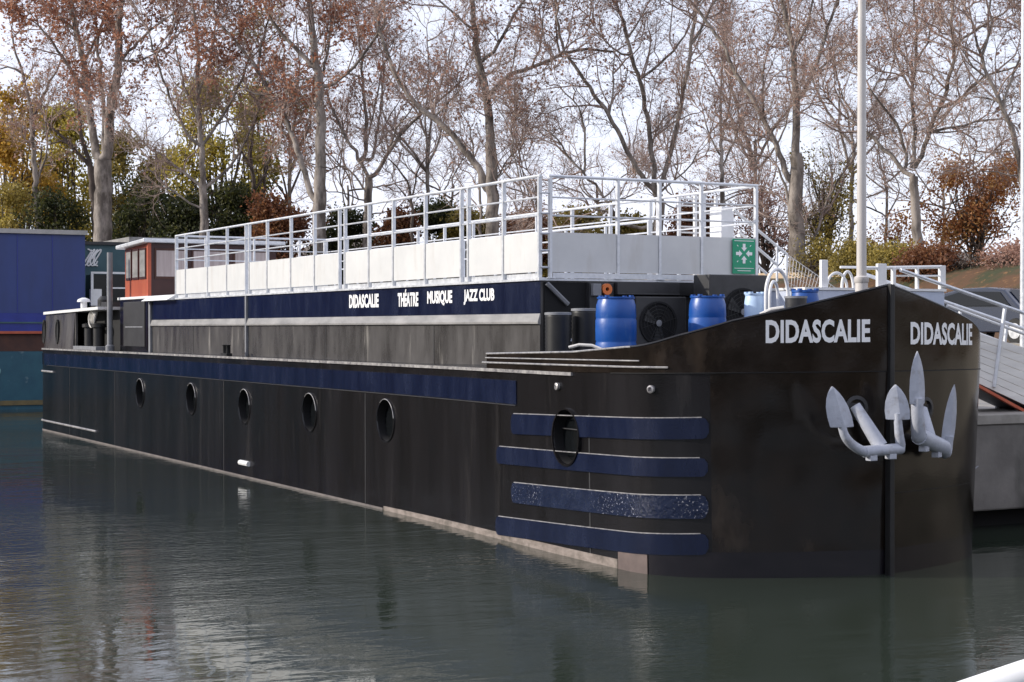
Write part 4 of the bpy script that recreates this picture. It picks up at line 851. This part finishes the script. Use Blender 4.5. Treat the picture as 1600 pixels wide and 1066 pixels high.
def leafy(label, px, py0, py1, wpx, Z, m, n, seed, ls=.2, group=None, name='leafy_tree', cat='tree', nb=14, gap=.5, stem='barkd'):
    """crown of leaf clumps between photo heights py0 (top) and py1 (foot), as seen at depth Z"""
    rng = np.random.default_rng(seed); c = at(px, py1, Z); gz = float(height(c[0], c[1])); top = at(px, py0, Z)[2]; wd = wpx*Z/FPX/2; H = top-gz
    root = thing(name, label, cat, (c[0], c[1], gz), group); parts = []
    lo = .30 if cat == 'tree' else .05
    K = nb*4; cz = rng.uniform(lo, .97, K); prof = np.sqrt(np.clip(1-((cz-.5)/.56)**2, .05, 1)) if cat == 'tree' else np.sqrt(np.clip(1-cz**2*.9, .05, 1))
    an = rng.uniform(0, 2*np.pi, K); lob = 1+.35*np.sin(an*2+rng.uniform(0, 6))*np.sin(cz*7+rng.uniform(0, 6)); rr = rng.uniform(0, 1, K)**.38*wd*.9*prof*lob
    C = np.stack([c[0]+rr*np.cos(an), c[1]+rr*np.sin(an), gz+H*cz], 1); rad = rng.uniform(.16, .34, K)*min(wd*2, H)*.70
    k = rng.integers(0, K, n); d = nrmz(rng.normal(size=(n, 3)))*(rng.uniform(0, 1, (n, 1))**.45); Q = C[k]+d*rad[k][:, None]*np.array([1.15, 1.15, .8])
    ph = rng.uniform(0, 6, 3); g = np.sin(Q[:, 0]*1.9+ph[0])*np.sin(Q[:, 1]*1.7+ph[1])*np.sin(Q[:, 2]*2.1+ph[2])+.35*np.sin(Q[:, 0]*5+Q[:, 2]*4.1); q2 = Q*.9+ph; g2 = np.sin(q2[:, 0]*1.3+1.7*np.sin(q2[:, 2]*.8))*np.sin(q2[:, 1]*1.1+q2[:, 2]*1.2); Q = Q[(g > -gap) & (g2 > -.25)]; Q += rng.normal(size=Q.shape)*.22
    V, F = leaf_quads(Q, np.full(len(Q), ls), rng)
    th = []; s0 = np.array([c[0], c[1], gz-.2]); P = grow(np.repeat(s0[None], 3, 0)+rng.normal(size=(3, 3))*np.array([.1, .1, 0]), np.array([[.1, 0, 1], [-.15, .1, 1], [.05, -.2, 1.]]), np.full(3, H*.75), 10, .06, .05, rng)
    th.append(tubes(P, (H*.011+.03)*np.linspace(1, .25, 11)[None].repeat(3, 0), 6))
    tgt = C; st = P[rng.integers(0, 3, K), rng.integers(2, 8, K)]; tt = np.linspace(0, 1, 6)[None, :, None]; br = st[:, None]*(1-tt)+tgt[:, None]*tt+rng.normal(size=(K, 6, 3))*.08; br[:, 0] = st
    th.append(tubes(br, (.03+.002*H)*np.linspace(1, .3, 6)[None].repeat(K, 0), 4))
    np_mesh('trunk' if cat == 'tree' else 'stems', *merge(th), M[stem], root); np_mesh('crown' if cat == 'tree' else 'foliage', V, F, M[m], root)
    return root
G0 = 'distant bare trees in the second row'
def far_tree(label, px, Z, seed, fork=270, w=8, lo=15, hi=110):
    rg = np.random.default_rng(seed); lim = []
    for k in range(6):
        a = rg.uniform(-1, 1); x1 = px+a*95; y1 = min(fork+10, rg.uniform(lo, hi)+abs(a)*60); y0 = fork-rg.uniform(0, 60) if k > 1 else fork
        m1 = (px+(x1-px)*.45+rg.normal()*9, y0+(y1-y0)*.35); m2 = (px+(x1-px)*.8+rg.normal()*9, y0+(y1-y0)*.7)
        lim.append(([(px, y0), m1, m2, (x1, y1)], w*.6, 1.6))
    tree(label, Z, ([(px+rg.normal()*2, 400), (px, 330), (px+rg.normal()*2, fork-50)], w, w*.7), lim, seed, 'lbrown', 1200, .12, tw=.6, group=G0, name='bare_tree', topy=40)
for px, z, sd, lab in ((452, 100, 72, 'distant bare tree just left of the big straight sunlit trunk'), (668, 100, 73, 'distant bare tree behind the crooked sapling'),
        (1180, 98, 76, 'distant bare tree just left of the thick trunk beside the mast'),
        (1330, 96, 77, 'distant bare tree directly behind the tall mast')):
    far_tree(lab, px, z, sd)
for px, z, sd, lab in ((545, 106, 81, 'low twiggy tree behind the left half of the railing, nearest the sunlit trunk'), (705, 104, 82, 'low twiggy tree just left of the twin trunk plane tree'), (840, 100, 83, 'low twiggy tree behind the railing corner'), (935, 96, 84, 'low twiggy tree left of the V shaped plane tree'),
        (1095, 94, 85, 'low twiggy tree between the V shaped and the slim upright plane tree'), (1190, 92, 86, 'low twiggy tree behind the stairs'), (1385, 98, 87, 'low twiggy tree between the mast and the slim clear trunk'), (1475, 92, 88, 'low twiggy tree right of the slim clear trunk')):
    far_tree(lab, px, z, sd, 340, 5, 190, 290)
G1 = 'leafy autumn trees behind the plane trees'; G2 = 'bushes along the bank'
leafy('orange and yellow leafed tree at the far left edge of the photo', 22, 120, 372, 120, 99, 'lorange', 17000, 31, .22, G1, gap=.42)
leafy('yellow green leafed tree left of the thick pale forked trunk', 95, 165, 372, 130, 103, 'lyellow', 16000, 32, .22, G1, gap=.42)
leafy('olive green tree just right of the thick pale forked trunk', 212, 205, 385, 110, 100, 'lolive', 20000, 33, .2, G1, gap=.6)
leafy('yellow green tree behind the plane tree above the red wheelhouse', 330, 110, 385, 130, 97, 'lyellow', 15000, 34, .2, G1, gap=.35)
leafy('pale yellow green tree left of the big straight sunlit trunk', 402, 130, 385, 80, 100, 'lyellow', 10000, 35, .2, G1, gap=.4)
for i, (px, y0, wd, z, m, lab) in enumerate(((20, 300, 130, 92, 'lolive', 'olive bush above the blue floating building, leftmost of the bushes'), (100, 318, 120, 90, 'ldark', 'dark bush above the right end of the blue floating building'), (215, 300, 130, 89, 'ldark', 'dark bush behind the teal container'),
        (290, 318, 120, 87, 'ldark', 'dark green bush behind the red wheelhouse roof'), (370, 305, 110, 86, 'ldark', 'dark green bush behind the far end of the white railing'), (440, 322, 100, 84, 'ldrust', 'rust brown bush left of the big straight sunlit trunk'),
        (545, 340, 110, 88, 'ldark', 'dark bush between the sunlit trunk and the fan shaped plane tree'), (615, 338, 80, 86, 'ldrust', 'reddish brown bush behind the thin crooked sapling'), (690, 322, 70, 88, 'ldark', 'dark conical bush rising above its neighbours left of the twin trunk plane tree'),
        (735, 345, 80, 87, 'lolive', 'olive bush just left of the twin trunk plane tree'), (830, 352, 120, 84, 'ldrust', 'low brown bush behind the corner of the railing'), (905, 345, 80, 82, 'lolive', 'low olive bush right of the railing corner'),
        (975, 335, 80, 80, 'lolive', 'olive green bush just left of the V shaped plane tree'), (1085, 318, 90, 82, 'ldrust', 'brown bush between the V shaped tree and the slim upright tree'))):
    leafy(lab, px, y0-(12 if px < 460 else 4), 392, wd*1.25, z, m, 22000, 50+i, .17, G2, 'bush', 'bush', nb=12, gap=1.2)
leafy('brown leafed bush tree behind the stairs at the end of the upper deck', 1195, 262, 410, 120, 80, 'lbrown', 12000, 40, .11, G1, gap=.0)
leafy('olive yellow leafed tree right behind the thick trunk beside the mast', 1288, 235, 418, 125, 74, 'lolive', 14000, 41, .12, G1, gap=.0)
leafy('rust red leafed tree between the slim clear trunk and the right edge', 1528, 240, 428, 165, 72, 'lred', 27000, 42, .12, G1, gap=.2)
leafy('small rust red bush left of the slim clear trunk, right of the mast', 1397, 338, 412, 100, 76, 'lred', 10000, 43, .12, G2, 'bush', 'bush', gap=.15)
for k, (px, y0, wd, z, m, lab) in enumerate(((1275, 385, 90, 66, 'lolive', 'low olive shrub behind the white hoops and the rope net'), (1340, 392, 90, 62, 'lolive', 'low yellowish shrub just behind the mast on the slope'), (1400, 400, 100, 60, 'lolive', 'low olive shrub below the slim clear trunk'),
        (1455, 402, 90, 58, 'ldrust', 'low rusty shrub between the slim clear trunk and the end of the platform rail'), (1510, 398, 100, 57, 'ldrust', 'low rusty shrub above the parked cars, left one'), (1570, 392, 110, 56, 'lbrown', 'low brown shrub above the parked cars at the right edge'))):
    leafy(lab, px, y0, 452, wd, z, m, 11000, 90+k, .10, G2, 'bush', 'bush', nb=12, gap=.5)
# ------------------------------------------------------------------ mast, pontoon, gangways, quay furniture
q = onp(1346, 470, 'y', 1.5)
b = MB().tube([(q[0], q[1], 2.56), (q[0], q[1], 3.75)], .085, 14); b.tube([(q[0], q[1], 3.75), (q[0], q[1], 9.8)], [.068, .045], 14); b.lathe([(.085, 3.70), (.10, 3.72), (.10, 3.78), (.07, 3.80)], 16, Matrix.Translation((q[0], q[1], 0)))
b.build('mast', mat('mast_paint', (.45, .42, .40), (.6, .57, .54), rough=.4, scale=2, stretch=(1, 1, .3)), barge, smooth=True)
q = onp(1599, 540, 'y', 9.0)
t = thing('pole', 'pale steel pole at the right edge, standing on the pontoon', 'pole', (q[0], q[1], 1.78))
MB().tube([(q[0], q[1], 1.78), (q[0], q[1], 12)], [.075, .05], 14).build('shaft', M['galv'], t, smooth=True)
MB().lathe([(.2, 0), (.2, .03), (.10, .05), (.09, .3)], 18, Matrix.Translation((q[0], q[1], 1.78))).build('foot', M['galv'], t, smooth=True)
pt = thing('pontoon', 'grey weathered concrete pontoon moored behind the bow at the right edge', 'pontoon', (6.8, 20, 0))
MB().box(2.95, 10.3, 3.0, 40, .30, 1.62).build('float', M['concrete'], pt, bevel=.03)
MB().box(3.1, 10.1, 3.5, 39.5, -.8, .298).build('underbody', M['dark'], pt)  # near-black colour stands in for the shadow of the undercut
MB().box(2.92, 10.33, 2.97, 40.03, 1.622, 1.77).build('coping', mat('pale_coping', (.20, .185, .165), (.30, .28, .25), rough=.8, scale=3), pt, bevel=.01)
# gangway at the right
GY = 3.6
def G(px, py, y=GY): return Vector(onp(px, py, 'y', y))
def line_at(x, a, c): t = (x-a.x)/(c.x-a.x); return a.z+(c.z-a.z)*t
A0, A1 = G(1407, 422), G(1600, 489.5); xe = A1.x+2.2
gw = thing('gangway', 'white railed gangway with pale side boards and red beams sloping down to the pontoon', 'gangway', (A0.x, GY, 2.6))
def slope_tube(b, a, c, x0, x1, y, r): b.tube([(x0, y, line_at(x0, a, c)), (x1, y, line_at(x1, a, c))], r, 8)
b = MB()
for y in (GY, GY+1.0): slope_tube(b, A0, A1, A0.x, xe, y, .030)
b.build('handrail', M['galv'], gw, smooth=True)
B0, B1 = G(1503, 486), G(1600, 522)
b = MB()
for y in (GY, GY+1.0): slope_tube(b, B0, B1, B0.x-.3, xe, y, .024)
b.build('middle_rail', M['white'], gw, smooth=True)
C0, C1 = G(1536, 524), G(1600, 544); D0, D1 = G(1536, 604), G(1600, 634)
x0 = 2.85
for i in range(7):
    f0, f1 = i/7, (i+.92)/7; zz = lambda x, f: line_at(x, C0, C1)*(1-f)+line_at(x, D0, D1)*f
    b = MB(); b.add([(x0, GY-.03, zz(x0, f1)), (xe, GY-.03, zz(xe, f1)), (xe, GY-.03, zz(xe, f0)), (x0, GY-.03, zz(x0, f0)), (x0, GY, zz(x0, f1)), (xe, GY, zz(xe, f1)), (xe, GY, zz(xe, f0)), (x0, GY, zz(x0, f0))], [(0, 1, 2, 3), (7, 6, 5, 4), (0, 4, 5, 1), (3, 2, 6, 7), (0, 3, 7, 4), (1, 5, 6, 2)])
    b.build('side_board', M['board'], gw)
for (p0, p1, y) in ((G(1520, 598), G(1600, 642), GY-.05), (G(1520, 606), G(1600, 651), GY+.95)):
    b = MB(); z0, z1 = line_at(x0, p0, p1), line_at(xe, p0, p1)
    b.add([(x0, y-.03, z0-.05), (xe, y-.03, z1-.05), (xe, y-.03, z1), (x0, y-.03, z0), (x0, y+.03, z0-.05), (xe, y+.03, z1-.05), (xe, y+.03, z1), (x0, y+.03, z0)], [(0, 1, 2, 3), (7, 6, 5, 4), (0, 4, 5, 1), (3, 2, 6, 7), (0, 3, 7, 4), (1, 5, 6, 2)])
    b.build('red_beam', M['redpaint'], gw)
b = MB(); z0, z1 = line_at(x0, D0, D1)+.10, line_at(xe, D0, D1)+.10; b.add([(x0, GY+.02, z0-.04), (xe, GY+.02, z1-.04), (xe, GY+.97, z1-.04), (x0, GY+.97, z0-.04), (x0, GY+.02, z0), (xe, GY+.02, z1), (xe, GY+.97, z1), (x0, GY+.97, z0)], [(3, 2, 1, 0), (4, 5, 6, 7), (0, 1, 5, 4), (1, 2, 6, 5), (2, 3, 7, 6), (3, 0, 4, 7)]); b.build('walkway', M['mgrey'], gw)
for px, pb in ((1567, 605), (1640, 650), (1700, 680)):
    a = G(px, 482 if px < 1600 else 482+.35*(px-1567)); c = G(px-17, pb)
    for y in (0, 1.0):
        b = MB(); b.tube([(a.x, GY-.045+y, a.z), (c.x, GY-.045+y, c.z)], .032, 8); b.build('post', M['galv'], gw, smooth=True)
# boarding platform on the fore deck, with rails
lp = thing('boarding_platform', 'pale boarding platform, its shade tinted blue grey, with white rails on the deck behind the stem', 'platform', (1.8, 4, 2.57))
a = G(1258, 452); c = G(1476, 440)
MB().box(a.x, c.x, GY, GY+1.1, 2.57, 3.66).build('side_panel', mat('shaded_white_panel', (.42, .47, .58), (.52, .56, .66), rough=.5, scale=3), lp, bevel=.01)  # bluish tint paints shade into the white panel
b = MB().box(a.x-.02, c.x+.02, GY-.02, GY+1.12, 3.662, 3.70); b.build('platform_deck', M['white'], lp)
zt_ = G(1476, 416).z
for px, w_, top in ((1476, .055, 415), (1381, .085, 412), (1291, .06, 406), (1400, .03, 418), (1353, .03, 418), (1437, .02, 418)):
    g = G(px, top); MB().box(g.x-w_, g.x+w_, GY-.03+.06, GY+.03+.06, 3.70, g.z).build('post', M['white'], lp, bevel=.008)
b = MB().tube([G(1353, 419)+Vector((0, .06, 0)), G(1476, 417)+Vector((0, .06, 0))], .026, 8); b.tube([G(1385, 414)+Vector((0, 1.1, 0)), G(1480, 415)+Vector((0, 1.1, 0))], .02, 8)
b.tube([G(1405, 431)+Vector((0, .06, 0)), G(1476, 431)+Vector((0, .06, 0))], .014, 6); b.build('platform_rail', M['white'], lp, smooth=True)
for px0, px1, top in ((1298, 1330, 426), (1322, 1340, 424)):
    g0, g1 = G(px0, 444), G(px1, 444); tz = G(px0, top).z; m_ = (g0+g1)/2; w_ = (g1.x-g0.x)/2
    MB().tube([(m_.x+w_*math.cos(t), GY+.1, 3.69+(tz-3.69)*math.sin(t)) for t in np.linspace(math.pi, 0, 18)], .022, 8).build('rail_hoop', M['white'], lp, smooth=True)
# stairs from the upper deck with a rope net at their side
SY = 5.58
S_ = lambda px, py: Vector(onp(px, py, 'y', SY))
st = thing('boarding_stairs', 'white stair railing with a rope net leading down from the upper deck', 'stairs', (2.3, SY, 2.6))
for (p0, p1) in (((1146, 328), (1230, 398)), ((1154, 362), (1213, 413)), ((1181, 413), (1198, 428))):
    MB().tube([S_(*p0), S_(*p1)], .024, 8).build('stair_rail', M['white'], st, smooth=True)
for p0, p1 in (((1214, 386), (1214, 440)), ((1229, 398), (1229, 450))): MB().tube([S_(*p0), S_(*p1)], .020, 8).build('stair_post', M['galv'], st, smooth=True)
b = MB(); N0, N1 = S_(1230, 398), S_(1308, 452)
b.tube([N0, N1], .008, 5); n = 16
for k in range(n+1):
    t = k/n; p = N0.lerp(N1, t); q_ = Vector((N0.x+(N1.x-N0.x)*t*.72-.05, SY, 3.35+(.05)*(1-t))); b.tube([p, q_], .0045, 4)
for k in range(1, 6):
    f = k/6; b.tube([N0.lerp(Vector((N0.x-.05, SY, 3.4)), f), N1.lerp(Vector((N0.x+(N1.x-N0.x)*.72-.05, SY, 3.35)), f)], .0045, 4)
b.build('rope_net', M['rope'], st)
for k in range(9):
    x = 2.02+.22*k; z = 3.75-.14*k; MB().box(x, x+.26, SY+.05, SY+.95, z-.03, z).build('tread', M['galv'], st)

# parked cars on the lower quay
def car(x, y, rz, label, paint):
    t = thing('parked_car', label, 'car', (0, 0, 0), 'cars parked on the quay'); 
    prof = [(-2.15, .30), (-2.18, .62), (-2.05, .86), (-1.45, .95), (-.85, 1.40), (-.2, 1.47), (.65, 1.46), (1.25, 1.36), (1.75, .98), (2.1, .90), (2.16, .5), (2.1, .28)]
    b = MB(); n = len(prof); V = []
    for yy, k in ((-.86, 0), (-.80, 1), (.80, 1), (.86, 0)):
        for (px_, pz) in prof: sh = .14*max(0, (pz-.9)/.55) if True else 0; s_ = -1 if yy < 0 else 1; V.append((px_*(1 if k == 0 else 1.0), yy-s_*sh, pz-.02*(1-k)*(pz > .9)))
    F = [tuple(range(n)), tuple(range(4*n-1, 3*n-1, -1))]
    for r_ in range(3):
        for i in range(n): j = (i+1) % n; F.append((r_*n+j, r_*n+i, (r_+1)*n+i, (r_+1)*n+j))
    b.add(V, F); parts = [b.build('body', M[paint], t, smooth=True, bevel=.03)]
    for s_ in (-1, 1):
        g = MB().add([(-1.15, s_*.845, .98), (-.72, s_*.765, 1.34), (.62, s_*.755, 1.38), (1.30, s_*.80, 1.22), (1.55, s_*.845, .99)], [(0, 1, 2, 3, 4)] if s_ < 0 else [(4, 3, 2, 1, 0)]); g.build('side_window', M['glass'], t)
    MB().add([(-1.42, -.68, 1.0), (-1.42, .68, 1.0), (-.90, .60, 1.40), (-.90, -.60, 1.40)], [(3, 2, 1, 0)]).build('windscreen', M['glass'], t)
    MB().add([(1.74, -.66, 1.03), (1.74, .66, 1.03), (1.30, .60, 1.36), (1.30, -.60, 1.36)], [(0, 1, 2, 3)]).build('rear_window', M['glass'], t)
    for wx in (-1.35, 1.32):
        for s_ in (-1, 1):
            Mx = Matrix.Translation((wx, s_*.80, .33)) @ Matrix.Rotation(math.pi/2, 4, 'X')
            wv = MB().lathe([(.22, -.10), (.31, -.10), (.33, -.06), (.33, .06), (.31, .10), (.22, .10)], 24, Mx).build('wheel', M['tyre'], t, smooth=True)
            MB().lathe([(.05, -.112), (.20, -.106), (.21, -.09), (.21, .09), (.20, .106), (.05, .112)], 18, Mx).build('rim', M['galv'], wv, smooth=True)
    for s_ in (-1, 1):
        MB().box(2.12, 2.175, s_*.70-.12, s_*.70+.12, .68, .84).build('tail_light', M['lamp'], t, bevel=.01)
        MB().box(-2.19, -2.14, s_*.66-.14, s_*.66+.14, .62, .76).build('headlight', M['glass'], t, bevel=.01)
    t.location = (x, y, float(height(x, y))+.0); t.rotation_euler = (0, 0, rz)
for x, y, rz, lab, m_ in ((18.3, 17.2, 1.62, 'dark blue car parked on the quay, nearest one to the gangway', 'car'), (18.6, 23.0, 1.58, 'dark grey car parked behind the dark blue car on the quay', 'car2'), (20.0, 12.2, 1.55, 'dark blue car at the very right edge, behind the pole', 'car')):
    car(x, y, rz, lab, m_)

# ------------------------------------------------------------------ vessels astern
xr = onp(133, 400, 'y', 51)[0]
bb = thing('floating_theatre', 'large windowless blue floating building on a teal hull behind the stern at left', 'boat', (-6, 60, 0))
b = MB()
hullp = [(-16, .0), (-16, 2.2), (xr-.2, 2.2), (xr-.6, .0)]
b.prism([(-16, -.5), (-16, 2.22), (xr+.1, 2.22), (xr-.5, .3), (xr-.6, -.5)], 50, 84); h_ = b.build('hull', M['teal'], bb)
MB().box(-16.05, xr-.35, 49.95, 50.0, .16, .34).build('waterline_band', mat('ochre_band', (.16, .12, .05), (.1, .08, .04), rough=.8), h_)
b = MB()
rg = np.random.default_rng(5)
for k in range(5):
    x = -4.6+k*.75; pts = [(x+.28*math.sin(t*2.1+k)+.12*t, 49.97, 1.15+.42*math.cos(t*1.7+k*.9)) for t in np.linspace(0, 4, 22)]; b.tube(pts, .035, 5)
b.build('graffiti', mat('pale_teal_spray', (.16, .28, .30), rough=.7), h_)
MB().box(-16, xr-.1, 50.3, 83.5, 2.225, 2.95).build('rusty_side', M['rust'], bb)
MB().box(-16, xr-.6, 50.15, 50.3, 2.90, 3.0).build('deck_edge', M['redpaint'], bb)
MB().box(-16, xr-.15, 50.9, 83, 2.955, 3.70).build('lower_wall', M['bluedeep'], bb)
MB().box(-16, xr-.25, 50.86, 50.895, 3.30, 3.36).build('horizontal_bar', M['teal2'], bb)
MB().box(-16, xr, 51, 83, 3.705, 6.80).build('wall', M['bluebox'], bb)
for x in np.arange(xr-1.3, -16, -1.35): MB().box(x, x+.03, 50.985, 50.998, 3.72, 6.78).build('panel_joint', M['bluedeep'], bb)
MB().box(-16.1, xr+.08, 50.9, 83.1, 6.805, 6.98).build('roof_edge', mat('pale_roof_edge', (.32, .31, .29), (.42, .40, .38), rough=.7, scale=2), bb)
# teal houseboat further back with a white framed wheelhouse
x0, x1 = onp(133, 400, 'y', 54)[0]-1.0, onp(200, 400, 'y', 54)[0]; x2 = onp(432, 400, 'y', 54)[0]
hb = thing('houseboat', 'teal houseboat with white graffiti and a white framed wheelhouse behind the stern', 'boat', (x1, 58, 0))
b = MB(); b.prism([(x0-2, -.5), (x0-2, 2.3), (x2+.6, 2.3), (x2, -.5)], 53.4, 72); b.build('hull', M['teal2'], hb)
z_ = lambda py, y=54, px=160: float(onp(px, py, 'y', y)[2])
cb = MB().box(x0-1.5, x1, 54, 70, 2.3, z_(380)-.08).build('cabin', M['teal2'], hb)
MB().box(x0-1.6, x1+.1, 53.9, 70.1, z_(380)-.078, z_(378)).build('cabin_roof', M['dgrey'], cb)
b = MB()
for k in range(4):
    cx_ = onp(137+k*5, 402, 'y', 53.96)[0]; b.tube([(cx_+.16*math.sin(t*2+k), 53.97, z_(403)+.34*math.cos(t*1.5+k)) for t in np.linspace(0, 4, 20)], .035, 5)
b.build('graffiti', M['white'], cb)
MB().box(x1+.003, x2, 54.2, 70, 2.3, z_(382, 54, 350)).build('grey_cabin', mat('blue_grey_paint', (.10, .13, .18), (.15, .18, .23), rough=.5, scale=2), hb)
MB().box(x1+.05, x2+.2, 54.0, 70.2, z_(382, 54, 350)+.003, z_(374, 54, 350)).build('pale_roof', M['ledge'], hb)
wx0, wx1 = onp(134, 450, 'y', 53)[0], onp(181, 450, 'y', 53)[0]
wh2 = MB().box(wx0+.08, wx1+.8, 52.0, 53.3, 2.31, z_(430, 53)).build('wheelhouse', M['glass'], hb)
b = MB(); zt2, zb2, zm2 = z_(428, 52), z_(482, 52), z_(450, 52)
for x in (wx0, (wx0+wx1)/2+.02, wx1+.6): b.box(x-.05, x+.05, 51.93, 51.998, zb2, zt2)
b.box(wx0-.05, wx1+.65, 51.92, 51.99, zt2, zt2+.08); b.box((wx0+wx1)/2, wx1+.6, 51.94, 51.99, zm2-.03, zm2+.03); b.build('white_frame', M['white'], wh2)
MB().box(onp(140, 460, 'y', 51.8)[0], onp(157, 460, 'y', 51.8)[0], 51.6, 51.85, z_(478, 51.8), z_(452, 51.8)).build('white_board', M['white'], wh2)

# white tubular railing close to the camera, bottom right
rr = thing('foreground_railing', 'thick white rounded railing cutting the bottom right corner', 'railing', tuple(at(1640, 1200, 4.5)))
MB().tube([at(1400, 1128, 4.6), at(1500, 1090, 4.6), at(1600, 1056, 4.6), at(1700, 1026, 4.6), at(1800, 1000, 4.6)], .042, 20).build('top_rail', M['white'], rr, smooth=True)
for px in (1440, 1720): p = at(px, 1112 if px < 1500 else 1034, 4.6); MB().tube([p-np.array([0, 0, .03]), p-np.array([0, 0, 1.4])], .028, 12).build('post', M['white'], rr, smooth=True)

# added pale strip standing for sunlit leafy ground along the bank top
pts = []
for y in np.arange(-10, 75, 2.5):
    x = float(np.interp(y, [-20, 36, 60, 98], [11, 11.5, 12, 0]))+15.6; pts.append((x, float(y)))
b = MB()
for (xa, ya), (xb, yb) in zip(pts[:-1], pts[1:]):
    za, zb = float(height(xa, ya)), float(height(xb, yb)); b.add([(xa, ya, za-.2), (xb, yb, zb-.2), (xb+.25, yb, zb-.2), (xa+.25, ya, za-.2), (xa, ya, za+.22), (xb, yb, zb+.22), (xb+.25, yb, zb+.22), (xa+.25, ya, za+.22)], [(0, 1, 5, 4), (4, 5, 6, 7), (2, 3, 7, 6)])
tag(b.build('sunlit_ground_strip', mat('sunlit_leafy_ground', (.55, .48, .38), (.40, .26, .14), rough=.9, scale=2.5)), 'added pale strip standing for sunlit leaf strewn ground along the top of the bank at right', 'wall')

c0, c1 = Vector((2.55, 2.2, 2.2)), Vector((4.3, 3.02, 1.0))
tag(MB().tube([c0.lerp(c1, t)-Vector((0, 0, .55*math.sin(math.pi*t))) for t in np.linspace(0, 1, 16)], .012, 6).build('mooring_cable', M['mgrey'], smooth=True), 'thin grey cable sagging from the bow to the concrete pontoon', 'cable')
